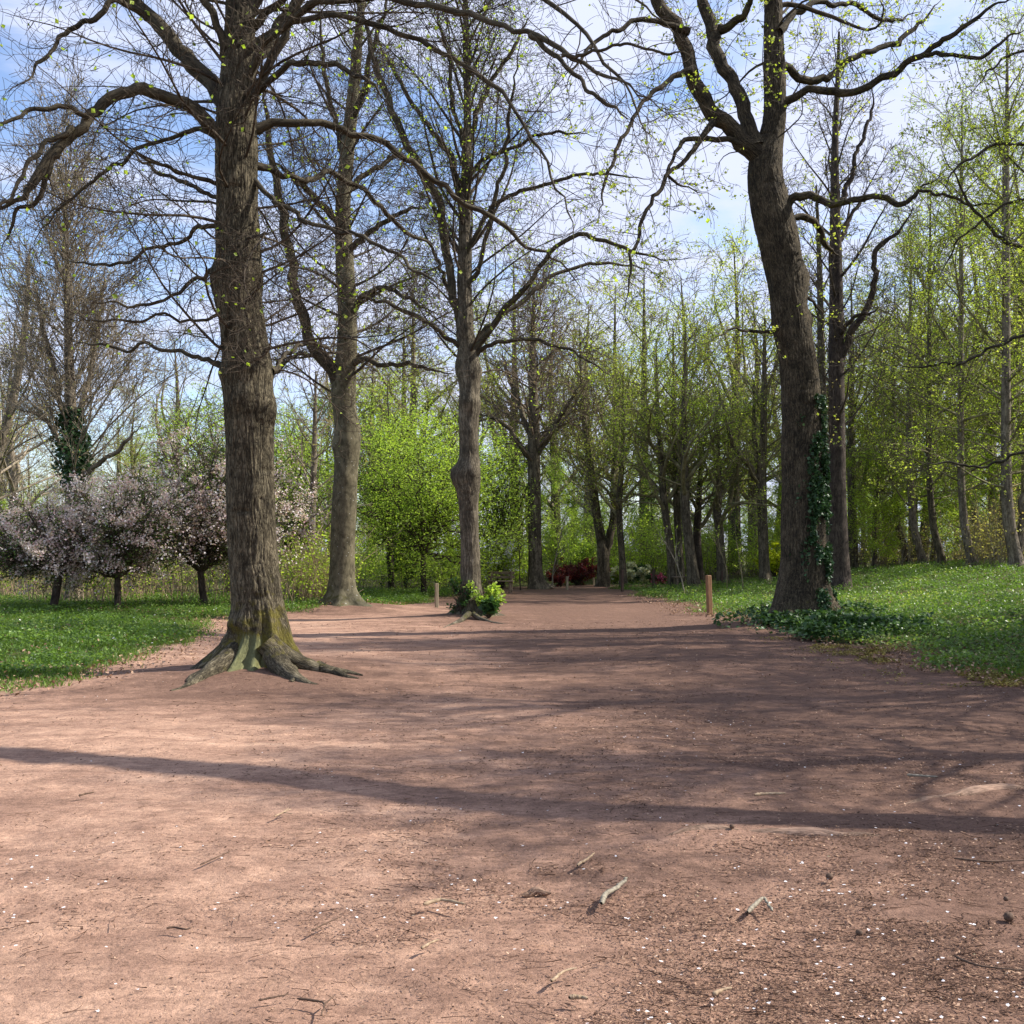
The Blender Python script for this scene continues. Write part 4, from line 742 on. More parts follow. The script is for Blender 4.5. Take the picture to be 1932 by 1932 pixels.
for v0, d, vt, yt, (cx_, cy_), (rx, ry, rz), r0, lb, sd in bl:
    b = GX(v0, d); s = d/F
    crown_plant('blossom_tree', lb, 'tree', b, ctr(vt, yt, d), ctr(cx_, cy_, d+.2), (rx*s, ry, rz*s), 46, [dict(den=6.5, L=1.1, a=(25, 70), seg=5, jit=.12, rl=.007, flat=.2), dict(den=6.5, L=.5, a=(25, 70), seg=3, jit=.12, rl=.006)],
        [(1, 9000, .055, dict(up=.5, sp=.07))], 'leaf_mid', r0=r0, seed=sd, rmin=.006, extra=dict(name='blossom', mat='blossom', n=9000, cluster=4, sp=.05, size=.05, thr=.475), group='blossom trees on the left lawn', low=-.7)
br = [(800, 36, 797, 1040, (820, 945), (175, 3.2, 175), .11, 'bright green young tree with a dark forked trunk between the two middle trunks', 81, 21000),
      (738, 40, 735, 1020, (735, 900), (115, 3.0, 195), .14, 'taller bright green tree close behind the right side of the smooth grey trunk', 82, 15000),
      (948, 44, 946, 1060, (935, 950), (95, 2.5, 150), .13, 'bright green tree showing just right of the burred trunk', 83, 10000),
      (560, 36, 556, 1060, (555, 945), (95, 2.4, 160), .13, 'bright green tree showing just right of the big left trunk', 84, 12000),
      (430, 38, 432, 1050, (400, 870), (120, 2.6, 140), .13, 'green leaved tree rising behind the tallest blossom tree', 85, 11000)]
for v0, d, vt, yt, (cx_, cy_), (rx, ry, rz), r0, lb, sd, nl_ in br:
    b = GX(v0, d); s = d/F
    crown_plant('broadleaf_tree', lb, 'tree', b, ctr(vt, yt, d), ctr(cx_, cy_, d), (rx*s, ry, rz*s), 44, [dict(den=2.6, L=2.1, a=(25, 65), seg=5, jit=.1, rl=.006), dict(den=3., L=1.0, a=(25, 60), seg=3, jit=.1, rl=.005, flat=.4)],
        [(1, int(nl_*1.0), .075, dict(up=.8, sp=.20))], 'leaf_bright', r0=r0, seed=sd, rmin=.007, twm='twig', low=-.9, cloud=(int(nl_*.55), .07, .565))
def shrub(name, label, vx, d, wpx, hpx, lfm, n, size, seed, ry=1.0, extra=None, bark='twig', low=-.1, nl=26, den=(3, 4), group=None):
    b = GX(vx, d); s = d/F; h = hpx*s
    return crown_plant(name, label, 'shrub', b, None, b+[0, 0, h*.5], (wpx*s/2, ry, h*.5), nl, [dict(den=den[0], L=h*.45, a=(25, 65), seg=4, jit=.12, rl=.008), dict(den=den[1], L=h*.25, a=(25, 60), seg=3, jit=.1, rl=.006)],
        [(1, n, size, dict(up=.5, sp=.05))], lfm, r0=.03, seed=seed, rmin=.006, twm=bark, low=low, extra=extra, group=group)
shrub('red_maple', 'low spreading red maple left of the twin stemmed fork, the larger red one', 1088, 47.5, 165, 56, 'maple', 7000, .08, 91, 1.8)
shrub('red_maple', 'small purple red maple at ground level behind the pale sapling', 1058, 45.5, 60, 32, 'maple', 3000, .08, 92, .8)
shrub('rhododendron', 'domed rhododendron covered in cream flowers beyond the bend', 1203, 50, 52, 34, 'leaf_dark', 2500, .10, 93, .9, extra=dict(name='flowers', mat='cream', n=3200, cluster=3, sp=.06, size=.12))
shrub('flowering_shrub', 'small pale flowered green shrub left of the cream rhododendron', 1160, 49, 34, 30, 'leaf_new', 1600, .10, 94, .7, extra=dict(name='flowers', mat='cream', n=420, cluster=3, sp=.05, size=.11))
shrub('azalea', 'low pink azalea beside the bend of the path', 1246, 48, 50, 18, 'leaf_dark', 1100, .08, 95, .7, extra=dict(name='flowers', mat='pink', n=420, cluster=3, sp=.06, size=.09))
shrub('yellow_shrub', 'bright yellow green shrub peeping out left of the ivy oak', 1462, 43, 56, 70, 'leaf_yellow', 3600, .09, 96, .9)
shrub('white_flowered_shrub', 'shrub with sprays of white flowers behind the bench', 942, 43, 60, 95, 'leaf_new', 2200, .09, 97, .9, extra=dict(name='flowers', mat='petal', n=520, cluster=3, sp=.06, size=.08))
shrub('green_shrub', 'yellow green leafy shrub behind the red maples', 1095, 52, 90, 80, 'leaf_bright', 4200, .10, 98, 1.2)
shrub('basal_shoots', 'clump of bright leafy shoots on the right of the burred trunk', 918, dC-.35, 76, 62, 'leaf_bright', 900, .08, 99, .4, nl=22, den=(4, 3))
shrub('basal_shoots', 'dark leafy shoots around the left foot of the burred trunk', 870, dC-.3, 44, 60, 'leaf_dark', 620, .08, 100, .3, nl=16, den=(3, 3))
shrub('broad_leaved_plant', 'low plant with broad dark leaves at the right foot of the burred trunk', 922, dC-.75, 56, 28, 'leaf_dark', 330, .17, 101, .25, nl=14, den=(2, 2))
shrub('dark_bush', 'dark evergreen bush under the trees beyond the avenue trunks', 1725, 58, 80, 60, 'leaf_dark', 4200, .10, 102, 1.3)
shrub('dark_bush', 'dark ivy covered bush beneath the tallest bright green tree', 766, 41, 54, 120, 'ivy', 3600, .10, 103, .8)
# saplings
def sapling(label, vx, d, hpx, seed, n=6, spread=30, mat='twig', lean=0., leafn=60, lfm='leaf_new'):
    rng = np.random.default_rng(seed); b = GX(vx, d); root = empty('sapling', b, label, 'sapling'); g = Geo(); h = hpx*d/F
    P = grow(b[None]+[[0, 0, -.05]], np.array([[lean, 0, 1.]]), np.array([h]), 12, .05, .2, rng); Rr = taperR(np.array([h*.0075+.008]), 13, .006); tubes(g, P, Rr, 6)
    S, D, Ln, r0 = kids(P, Rr, n, rng, .12, .8, spread*.7, spread*1.3, h*.6, up=.3, rk=.8); Q = grow(S, D, Ln, 8, .06, .3, rng); R2 = taperR(np.maximum(r0, .008), 9, .005); tubes(g, Q, R2, 5)
    gl = Geo(); make_twigs(Q, R2, [dict(den=2., L=h*.2, a=(25, 55), seg=4, jit=.1)], rng, .005, g, [(0, leafn, .06, {})], gl)
    g.build('stems', M[mat], root, b); gl.build('foliage', M[lfm], root, b, smooth=False); return root
sapling('pale many stemmed bare sapling leaning at the edge of the ivy right of the path', 1292, 36, 150, 111, 9, 28, 'stick_grey', -.18, 50)
sapling('thin dark sapling left of the rounded bare tree', 982, 41, 130, 112, 9, 26, 'twig')
sapling('pale stemmed sapling with spreading twigs in front of the red maple', 1043, 44, 150, 113, 9, 38, 'stick_grey')
sapling('single thin whip of a sapling behind the brown post', 1402, 36, 130, 114, 4, 25, 'twig_olive', -.05)
sapling('thin sapling standing close in front of the crooked short tree', 1372, 38, 140, 115, 5, 22, 'twig_olive', -.15)

tree('edge_tree', 'tree at the right edge whose dark arching limbs reach into view over the bank', [(2090, 1180, 30), (2085, 1100, 24), (2080, 900, 21), (2075, 650, 18), (2070, 400, 14), (2065, 100, 9), (2060, -300, 3)], 20, limbm='limb_backlit',
  limbs=[([(2072, 380, 5.6), (2000, 300, 4.3), (1930, 270, 3.7), (1860, 285, 3.1), (1800, 320, 2.5), (1760, 390, 1.9)], 20, 19), ([(2074, 560, 6.2), (1990, 505, 4.7), (1932, 472, 4.3), (1880, 440, 3.7), (1830, 395, 3.1), (1800, 330, 2.5), (1770, 270, 1.9)], 20, 18.5),
         ([(2076, 640, 5.6), (1990, 625, 4.0), (1900, 640, 3.4), (1820, 680, 2.9), (1730, 690, 2.2), (1650, 680, 1.5)], 20, 19),
         ([(2080, 860, 5.0), (2000, 860, 3.7), (1920, 855, 3.1), (1850, 880, 2.6), (1780, 870, 2.0), (1700, 900, 1.4)], 20, 20.5), ([(2070, 250, 5.0), (2000, 150, 3.7), (1940, 100, 3.1), (1880, 120, 2.5), (1820, 190, 1.9)], 20, 19), ([(2070, 480, 5.0), (2000, 400, 3.7), (1930, 380, 3.1), (1870, 400, 2.5), (1800, 470, 1.9), (1750, 560, 1.2)], 20, 21)],
  auto=[dict(n=14, t0=.3, t1=.97, L0=3.5, L1=2.5, a0=70, a1=35, trop=.3, rl=.01)], tw=[dict(den=4.5, L=1.6, a=(25, 65), seg=6, jit=.12, rl=.006, flat=.3), dict(den=4.5, L=.8, a=(25, 60), seg=4, jit=.12, rl=.005, flat=.3), dict(den=2, L=.4, a=(25, 60), seg=2)],
  leaf=[(1, 5000, .055, dict(up=.5, sp=.05)), (2, 3500, .05, {})], lfm='leaf_olive', bark='bark_mid', k=24, rings=100, seed=65)
# ---- shade and branches from trees outside the right of the frame
def world_tree(name, label, pts, seed, auto, tw, leaf=None, lfm='leaf_new', bark='bark_mid', rmin=.005, k=20, group=None, twm='twig'):
    return tree(name, label, None, 15, world=pts, auto=auto, tw=tw, leaf=leaf, lfm=lfm, bark=bark, rmin=rmin, seed=seed, k=k, rings=100, group=group, twm=twm)
kk = .85; lp = []
for sx, sy, r in [(6.5, 5.65, .21), (4.8, 5.8, .19), (3.0, 5.98, .175), (1.6, 6.12, .17), (.1, 6.42, .175), (-1.74, 7.2, .18), (-4.0, 8.0, .18), (-6.0, 8.5, .15), (-8.5, 9.2, .05)]:
    h = kk*(6.5-sx); lp.append([sx+sdir[0]/sdir[2]*h, sy+sdir[1]/sdir[2]*h, h, r])
lp[0][2] = -.1
world_tree('overhanging_tree', 'slanting tree just outside the right side of the view', lp, 121, [dict(n=9, t0=.84, t1=.99, L0=2.6, L1=1.5, a0=60, a1=35, trop=.3, rl=.011)], TW_UP, leaf=[(1, 700, .05, {})])
for i, (x, y, h, r) in enumerate([(10.6, 8.9, 9.5, .17), (13.6, 12.6, 13, .28), (14.2, 16.8, 13, .28), (17.5, 19.5, 19, .36), (22.5, 15.0, 18, .34)]):
    z0 = float(gz(x, y)); pts = [[x, y, z0-.1, r*1.3], [x, y, z0+.4, r], [x+.1, y, h*.4, r*.8], [x-.1, y+.2, h*.7, r*.5], [x, y, h, .02]]
    world_tree('overhanging_tree', ['small tree', 'tall tree', 'leaning tree', 'spreading tree', 'bushy tree', 'grey tree', 'low branched tree', 'straight tree'][i]+' outside the right side of the view, %s' % ['nearest the bank edge', 'opposite the big left tree', 'level with the brown post', 'opposite the ivy oak', 'behind the first row', 'behind the nearest one', 'closest to the viewer', 'beside the avenue'][i], pts, 130+i,
      [dict(n=36, t0=.28, t1=.97, L0=h*.35, L1=2.0, a0=75, a1=30, trop=.35, rl=.020, rk=.6, jit=.09)], [dict(den=5, L=2.6, a=(25, 65), seg=6, jit=.12, rl=.011, flat=.3), dict(den=6, L=1.2, a=(25, 60), seg=3, jit=.1, rl=.008)],
      leaf=[(1, 2600, .06, dict(up=.4))], lfm='leaf_olive', rmin=.006)

# ---- the wood beyond: a few kinds, copied
def kind(name, seed, H, r, auto, tw, leaf, lfm, bark, twm):
    x, y = 0.0, -60.0-seed; z0 = float(gz(x, y)); rg = np.random.default_rng(seed)
    a, b = rg.normal(0, .25, 2)
    pts = [[x, y, z0-.2, r*1.3], [x, y, z0+.4, r], [x+a, y, z0+H*.35, r*.8], [x+b, y, z0+H*.62, r*.42], [x+a, y, z0+H*.86, .02]]
    t, b_, q = tree(name, None, None, 15, world=pts, auto=auto, tw=tw, leaf=leaf, lfm=lfm, bark=bark, rmin=.010, seed=seed, k=12, rings=50, twm=twm)
    t.location.y = 0; return t
KD = {}
tw_far = [dict(den=2.0, L=2.2, a=(20, 55), seg=4, jit=.12, rl=.006, up=.1), dict(den=2.4, L=1.1, a=(25, 60), seg=3, jit=.1, rl=.006), dict(den=1.5, L=.6, a=(25, 60), seg=2)]
for i in range(3):
    KD['up', i] = kind('woodland_tree', 201+i, 17, .26, [dict(n=8, t0=.26, t1=.60, L0=7.5, L1=5.5, a0=60, a1=32, trop=.5, rl=.02, rk=.6, jit=.09), dict(n=22, t0=.25, t1=.99, L0=4.6, L1=3.2, a0=70, a1=35, trop=.5, rl=.008, jit=.1)], tw_far, [(1, 8500, .085, dict(up=.6, sp=.22)), (2, 4000, .08, {})], 'leaf_olive', 'bark_mid', 'twig_olive')
    KD['bare', i] = kind('woodland_tree', 211+i, 16, .28, [dict(n=8, t0=.26, t1=.60, L0=7.5, L1=5.5, a0=60, a1=32, trop=.5, rl=.02, rk=.6, jit=.09), dict(n=22, t0=.28, t1=.99, L0=5.6, L1=3.2, a0=70, a1=35, trop=.5, rl=.009, jit=.1)], tw_far, [(1, 5500, .07, dict(sp=.15, up=.5))], 'leaf_bud', 'bark_pale', 'twig_pale')
    KD['green', i] = kind('woodland_tree', 221+i, 11, .2, [dict(n=34, t0=.14, t1=.97, L0=4.4, L1=2.0, a0=75, a1=25, trop=.4, rl=.011)], tw_far, [(1, 12000, .11, dict(up=.6, sp=.15)), (2, 5000, .10, dict(sp=.15))], 'leaf_bright' if i != 1 else 'leaf_new', 'bark_mid', 'twig_olive')
used = set(); rng = np.random.default_rng(301)
LBL = dict(up='distant upswept tree with thin yellow green leaf in the wood behind', bare='distant bare brown twigged tree in the wood behind', green='distant low leafy fresh green tree in the wood behind')
def place(kd, vx, d, sc):
    i = int(rng.integers(0, 3)); t = KD[kd, i]
    o = t if (kd, i) not in used else copy_tree(t); used.add((kd, i))
    b = GX(vx, d); o.location = (b[0], b[1], b[2]); o.rotation_euler = (0, 0, rng.uniform(0, 6.28)); o.scale = (sc, sc, sc*rng.uniform(.9, 1.1))
    tag(o, LBL[kd], 'tree', 'distant '+dict(up='upswept', bare='bare', green='leafy')[kd]+' trees of the wood')
for vx in np.arange(-300, 2040, 84):
    if vx > 1000 and rng.random() < .22: continue
    place(rng.choice(['up', 'bare']) if vx > 900 else rng.choice(['bare', 'bare', 'up']), vx+rng.normal(0, 18), rng.uniform(58, 76), rng.uniform(1.0, 1.3) if vx > 600 else rng.uniform(.75, 1.0))
for vx in np.arange(-300, 2040, 92):
    place('green' if rng.random() < .62 else 'up', vx+rng.normal(0, 20), rng.uniform(60, 84), rng.uniform(.6, .85) if vx < 600 else rng.uniform(.7, 1.0))
for vx in np.arange(-400, 2200, 80):
    place(rng.choice(['green', 'bare', 'up']), vx+rng.normal(0, 20), rng.uniform(92, 118), rng.uniform(.65, .95))
for vx, d, kd, sc in [(1500, 52, 'up', .95), (1610, 50, 'up', .9), (1680, 66, 'up', 1.1), (1740, 55, 'up', 1.15), (1840, 52, 'up', 1.25), (1925, 48, 'up', 1.35), (1990, 44, 'up', 1.35), (1650, 48, 'green', .62), (1760, 52, 'green', .7), (1870, 48, 'green', .75), (1950, 46, 'green', .8),
                      (1110, 60, 'bare', 1.15), (1215, 58, 'up', 1.2), (1350, 52, 'green', .5), (1390, 58, 'up', 1.25), (760, 60, 'up', 1.15), (1490, 54, 'green', .55), (900, 58, 'up', .9), (700, 56, 'up', .85), (500, 52, 'bare', .8), (330, 46, 'bare', .8), (250, 50, 'up', .6), (30, 45, 'bare', .85), (-60, 48, 'green', .6), (330, 50, 'green', .6), (60, 52, 'green', .5), (1050, 54, 'green', .55), (1230, 56, 'green', .6)]:
    place(kd, vx, d, sc)
for k_, t in KD.items():
    if k_ not in used: place(k_[0], 2000+rng.uniform(0, 300), 80, .8)

# ---- undergrowth: shoots and brambles nobody could count
def undergrowth(name, label, boxes, seed, lfm, twm, stem_n, leaf_n, h, size):
    rng = np.random.default_rng(seed); g = Geo(); gl = Geo()
    xs_, ys_ = [], []
    for v0, v1, d0, d1, w in boxes:
        m = int(stem_n*w); d = rng.uniform(d0, d1, m); v = rng.uniform(v0, v1, m); xs_.append((v-HX)/F*d); ys_.append(d)
    x = np.concatenate(xs_); y = np.concatenate(ys_); cl = fbm(np.stack([x*.6, y*.6, x*0], -1), 2, seed)
    kp = (cl > .38) & (path_edge(x, y) > .7); x, y, cl = x[kp], y[kp], cl[kp]
    S = np.stack([x, y, gz(x, y)-.03], -1); n_ = len(x); D = np.stack([rng.normal(0, .22, n_), rng.normal(0, .22, n_), np.ones(n_)], -1)
    Ln = rng.uniform(h[0], h[1], n_)*(.5+cl); P = grow(S, D, Ln, 6, .05, -.1, rng); rm = .006; Rr = taperR(rng.uniform(.007, .016, n_), 7, rm); tubes(g, P, Rr, 3)
    lev = make_twigs(P, Rr, [dict(den=1.3, L=.8, a=(25, 65), seg=4, jit=.1, rl=.006)], rng, .005, g, [(0, leaf_n, size, dict(up=.6, sp=.12))], g, 1)
    C = sample(P, leaf_n//2, rng, .25)+rng.normal(0, .1, (leaf_n//2, 3)); leaves(g, C, size, rng, up=.6, mat=1)
    return tag(g.build(name, [M[twm], M[lfm]], smooth=False), label, 'undergrowth', kind='stuff')
undergrowth('undergrowth', 'thin pale shoots and yellow green leaves under the blossom trees', [(-150, 650, 27, 38, 1.), (560, 640, 29, 33, .15)], 401, 'leaf_new', 'stick_pale', 1500, 15000, (.8, 2.6), .075)
undergrowth('undergrowth', 'low green scrub in shade beyond the middle of the path', [(640, 1000, 40, 52, .5), (940, 1560, 50, 64, 1.)], 402, 'leaf_new', 'twig_olive', 2400, 52000, (.8, 3.4), .10)
undergrowth('undergrowth', 'brown brambles and dry stems behind the avenue trunks', [(1560, 2100, 44, 62, 1.), (1820, 2050, 36, 44, .3)], 403, 'leaf_bud', 'twig_pale', 2200, 16000, (.8, 2.8), .09)

# ---- grass and leafy ground cover
rng = np.random.default_rng(501)
def scatter(n, v0, v1, y0, y1, pw=1.0):
    """even per area within the wedge of ground v0..v1, with some thinning with distance"""
    y = y0+(y1-y0)*rng.random(n)**pw; x = ((v0+(v1-v0)*rng.random(n))-HX)/F*y; return x, y
def blades(g, x, y, h, w, rng_, lean=.35, rb=None):
    n = len(x); z = gz(x, y)-.01; a = rng_.uniform(0, 2*PI, n); hh = h*rng_.uniform(.5, 1.2, n); ww = w*rng_.uniform(.6, 1.2, n)
    b0 = np.stack([x, y, z], -1); sx_ = np.stack([np.cos(a), np.sin(a), 0*a], -1)*ww[:, None]*.5
    tip = b0+np.stack([rng_.normal(0, lean, n)*hh, rng_.normal(0, lean, n)*hh, hh], -1)
    g.add(np.stack([b0-sx_, b0+sx_, tip], 1).reshape(-1, 3), f3=np.arange(n*3).reshape(n, 3), rnd=np.repeat(rng_.random(n) if rb is None else rb, 3))
g = Geo()
x, y = scatter(230000, -200, 960, 11, 34, 1.15); e = path_edge(x, y); p = sm(e, -.25, .9)*(-.15+1.9*fbm(np.stack([x*.8, y*.8, x*0], -1), 3, 61)); kp = rng.random(len(x)) < p; x, y = x[kp], y[kp]
nz = fbm(np.stack([x*1.2, y*1.2, x*0], -1), 3, 62); blades(g, x, y, .045+.11*nz, .012+.0006*y, rng, .5, np.clip(rng.random(len(x))*.6+nz*.5-.05, 0, 1))
x, y = scatter(150000, 1080, 2150, 9.5, 44, 1.1); e = path_edge(x, y); p = sm(e, -.15, .9)*sm(fbm(np.stack([x*.6, y*.6, x*0], -1), 3, 63), .42, .6); kp = rng.random(len(x)) < p; x, y = x[kp], y[kp]
nz = fbm(np.stack([x*1.2, y*1.2, x*0], -1), 3, 64); blades(g, x, y, .04+.10*nz, .012+.0007*y, rng, .5, np.clip(rng.random(len(x))*.6+nz*.5-.05, 0, 1))
tag(g.build('grass', M['grass'], smooth=False), 'green grass on the lawns either side of the dirt path', 'grass', kind='stuff')
g = Geo()
def cover(n, v0, v1, y0, y1, thr, size, hmax, off=.0):
    x, y = scatter(n, v0, v1, y0, y1, 1.15); e = path_edge(x, y)+off; nz = fbm(np.stack([x*.7, y*.7, x*0], -1), 3, 71); n3 = fbm(np.stack([x*2.6, y*2.6, x*0], -1), 2, 73)
    kp = rng.random(len(x)) < sm(e, -.1, .8)*sm(nz+.35*n3, thr, thr+.2); x, y, nz, n3 = x[kp], y[kp], nz[kp], n3[kp]
    z = gz(x, y)+hmax*rng.random(len(x))**.7*(.2+1.2*n3)
    leaves(g, np.stack([x, y, z], -1), size, rng, up=.8, asp=.38, rnd=np.clip(rng.random(len(x))*.7+(nz-.5)*1.1+.15, 0, 1))
cover(170000, 1060, 2150, 10, 48, .38, .062, .24); cover(120000, -200, 960, 13, 34, .50, .055, .18); cover(20000, 640, 900, 27, 40, .3, .06, .2)
tag(g.build('ground_cover', M['cover'], smooth=False), 'leafy green wild plants covering the banks beside the path', 'ground cover', kind='stuff')
# white flowers on the lawns
g = Geo(); x, y = scatter(260, -200, 900, 13, 30); x2, y2 = scatter(60, 1080, 2100, 11, 34); x = np.concatenate([x, x2]); y = np.concatenate([y, y2])
kp = (path_edge(x, y) > .3) & (fbm(np.stack([x*.7, y*.7, x*0], -1), 2, 81) > .5); x, y = x[kp], y[kp]
leaves(g, np.stack([x, y, gz(x, y)+rng.uniform(.08, .18, len(x))], -1), .035, rng, up=1.5, asp=.6); tag(g.build('wild_flowers', M['petal'], smooth=False), 'tiny white flowers dotted over the lawns', 'flowers', kind='stuff')
# ivy patch at the oak's foot
g = Geo(); n = 26000; a = rng.uniform(0, 2*PI, n); r_ = rng.random(n)**.55; x = pD[0]+.15+np.cos(a)*r_*2.1; y = pD[1]-.9+np.sin(a)*r_*2.5
nz = .62*fbm(np.stack([x*1.3, y*1.3, x*0], -1), 3, 91)+.38*fbm(np.stack([x*5, y*5, x*0], -1), 2, 92); kp = (nz+rng.normal(0, .05, n) > .40+.24*r_*r_) & (np.hypot(x-pD[0], y-pD[1]) > .55); x, y, nz = x[kp], y[kp], nz[kp]
leaves(g, np.stack([x, y, gz(x, y)+.02+.75*rng.random(len(x))*np.clip(nz-.25, 0, 1)], -1), .05+.06*rng.random(len(x)), rng, up=.7, asp=.5)
tag(g.build('ivy_patch', M['ivy_low'], smooth=False), 'dark ivy spreading over the ground at the foot of the oak', 'ivy', kind='stuff')

g = Geo(); x, y = scatter(26000, 1080, 2150, 9.5, 36); x2, y2 = scatter(12000, -200, 960, 11, 30); x = np.concatenate([x, x2]); y = np.concatenate([y, y2])
e = path_edge(x, y); kp = (e > -.8) & (rng.random(len(x)) < .12+.9*sm(fbm(np.stack([x*1.1, y*1.1, x*0], -1), 3, 95), .5, .66)+.6*(e < .8)); x, y = x[kp], y[kp]
leaves(g, np.stack([x, y, gz(x, y)+rng.uniform(.02, .10, len(x))], -1), .055, rng, up=1.2, asp=.35, rnd=rng.random(len(x))*.6+.4)
tag(g.build('dead_leaves', M['litter'], smooth=False), 'dry brown fallen leaves among the green plants on both banks', 'dead leaves', kind='stuff')
g = Geo(); n = 16000; y = rng.uniform(11.8, 18.5, n); x = np.interp(y, XR[:, 0], XR[:, 1])+rng.normal(-.25, .42, n); nz = fbm(np.stack([x*1.7, y*1.7, x*0], -1), 3, 97); kp = nz > .47; x, y = x[kp], y[kp]
leaves(g, np.stack([x, y, gz(x, y)+.012+.02*rng.random(len(x))], -1), .030, rng, up=1.5, asp=.5)
tag(g.build('moss', M['moss'], smooth=False), 'yellow brown moss along the worn edge of the right bank', 'moss', kind='stuff')
# ---- posts
def box(g, c, s, rot=0, tilt=0., bev=.12, mat=0):
    sx, sy, sz = s; b = min(sx, sy)*bev
    pr = np.array([(-sx/2+b, -sy/2), (sx/2-b, -sy/2), (sx/2, -sy/2+b), (sx/2, sy/2-b), (sx/2-b, sy/2), (-sx/2+b, sy/2), (-sx/2, sy/2-b), (-sx/2, -sy/2+b)])
    v = []; lev = [(-sz/2, 1), (sz/2-b, 1), (sz/2, .86)]
    for z, k_ in lev: v += [(p[0]*k_, p[1]*k_, z) for p in pr]
    v += [(0, 0, sz/2+b*.1), (0, 0, -sz/2)]
    v = np.array(v); v[:, 0] += v[:, 2]*tilt
    cr, sr = math.cos(rot), math.sin(rot); v = np.stack([v[:, 0]*cr-v[:, 1]*sr, v[:, 0]*sr+v[:, 1]*cr, v[:, 2]], -1)+np.asarray(c)
    f = [(l*8+j, l*8+(j+1) % 8, (l+1)*8+(j+1) % 8, (l+1)*8+j) for l in range(2) for j in range(8)]; t3 = [(16+j, 16+(j+1) % 8, 24) for j in range(8)]+[((j+1) % 8, j, 25) for j in range(8)]
    g.add(v, f4=f, f3=t3, mat=mat)
for vx, d, h, w, mt, tl, lb in [(1338, G(1338, 1160)[1], .97, .12, 'post', -.04, 'reddish brown square post, the nearest one, in front of the ivy oak'), (824, G(824, 1146)[1], .66, .09, 'post_grey', 0, 'short pale wooden post left of the burred trunk'),
    (1070, G(1070, 1113)[1], .55, .09, 'post_grey', 0, 'pale grey post in front of the red maple'), (1174, G(1175, 1116)[1], .85, .10, 'post_dark', 0, 'dark red post standing where the grass meets the path bend'),
    (1233, 42, .8, .10, 'post_dark', .01, 'dark post between the bend post and the pale sapling'), (1120, 47, .36, .08, 'post_grey', 0, 'tiny pale post at the foot of the twin stemmed tree'), (1362, 41.5, .6, .07, 'post_dark', 0, 'thin dark stake beside the crooked short tree'),
    (898, 40, .6, .07, 'post_grey', 0, 'thin pale stake just right of the burred trunk')]:
    b = GX(vx, d); g = Geo(); box(g, (0, 0, h/2-.1), (w, w, h+.2), rot=.35, tilt=tl); o = g.build('post', M[mt], smooth=False); o.location = b; tag(o, lb, 'post', 'wooden posts along the path')
def bench(label, vx, d, rot, w=1.5, back=True):
    b = GX(vx, d); root = empty('bench', b, label, 'bench'); root.rotation_euler = (0, 0, rot)
    for yy in (-.16, 0, .16):
        g = Geo(); box(g, (0, yy, .44), (w, .13, .04)); g.build('seat_slat', M['bench'], root, smooth=False)
    for sx in (-1, 1):
        g = Geo(); box(g, (sx*(w/2-.12), -.15, .21), (.08, .08, .42)); g.build('leg', M['bench'], root, smooth=False)
        g = Geo(); box(g, (sx*(w/2-.12), .19, .40), (.08, .08, .80) if back else (.08, .08, .42)); 
        if not back: g = Geo(); box(g, (sx*(w/2-.12), .15, .21), (.08, .08, .42))
        g.build('leg', M['bench'], root, smooth=False)
    if back:
        for zz in (.58, .74):
            g = Geo(); box(g, (0, .245, zz), (w, .03, .11)); g.build('backrest', M['bench'], root, smooth=False)
bench('old wooden bench half hidden behind the burred trunk', 944, 38, -.15, 1.0)
bench('dark low bench beside the stems of the pale sapling', 1288, 41.5, .2, .8, False)
b = GX(1632, 50); root = empty('wooden_rail', b, 'low wooden rail on short posts behind the dark trunked tree', 'rail')
g = Geo(); box(g, (0, 0, .56), (1.25, .10, .09)); g.build('rail', M['bench'], root, smooth=False)
for sx in (-.55, 0, .5):
    g = Geo(); box(g, (sx, 0, .22), (.09, .09, .58)); g.build('post', M['bench'], root, smooth=False)

# ---- things lying on the dirt
rng = np.random.default_rng(601)
def on_path(n, pw=1.0, right=0.):
    vy = 1175+(2000-1175)*rng.random(n)**pw; d = EYE*F/(vy-HY); vx = rng.uniform(-60, 2000, n); x = (vx-HX)/F*d
    k_ = (path_edge(x, d) < .1) & (rng.random(n) < (1-right)+right*sm(vx/1932+.25*fbm(np.stack([x, d, x*0], -1), 2, 5), .2, .95)); x, d = x[k_], d[k_]; q_ = rng.random(len(x)) < .25+1.6*sm(fbm(np.stack([x*1.3, d*2.2, x*0], -1), 3, 15), .42, .62); return x[q_], d[q_]
g = Geo(); x, y = on_path(170000, 1.2, .88); n = len(x); s = rng.uniform(.0022, .0062, n)*(1+y*.15); a = rng.uniform(0, 2*PI, n); el = rng.uniform(.12, .6, n)
C = np.stack([x, y, gz(x, y)+.028*0+.012], -1)
dxy = np.stack([np.cos(a), np.sin(a), rng.normal(0, .22, n)], -1)*s[:, None]; px_ = np.stack([-np.sin(a), np.cos(a), rng.normal(0, .3, n)], -1)*(s*el)[:, None]
v = np.stack([C-dxy, C+px_, C+dxy, C-px_], 1); g.add(v.reshape(-1, 3), f4=np.arange(n*4).reshape(n, 4), rnd=np.repeat(rng.random(n)**1.2, 4))
x, y = on_path(7000, 1.2, .75); n = len(x); a = rng.normal(0, .7, n)+rng.choice([0, PI], n); D = np.stack([np.cos(a), np.sin(a), 0*a], -1)
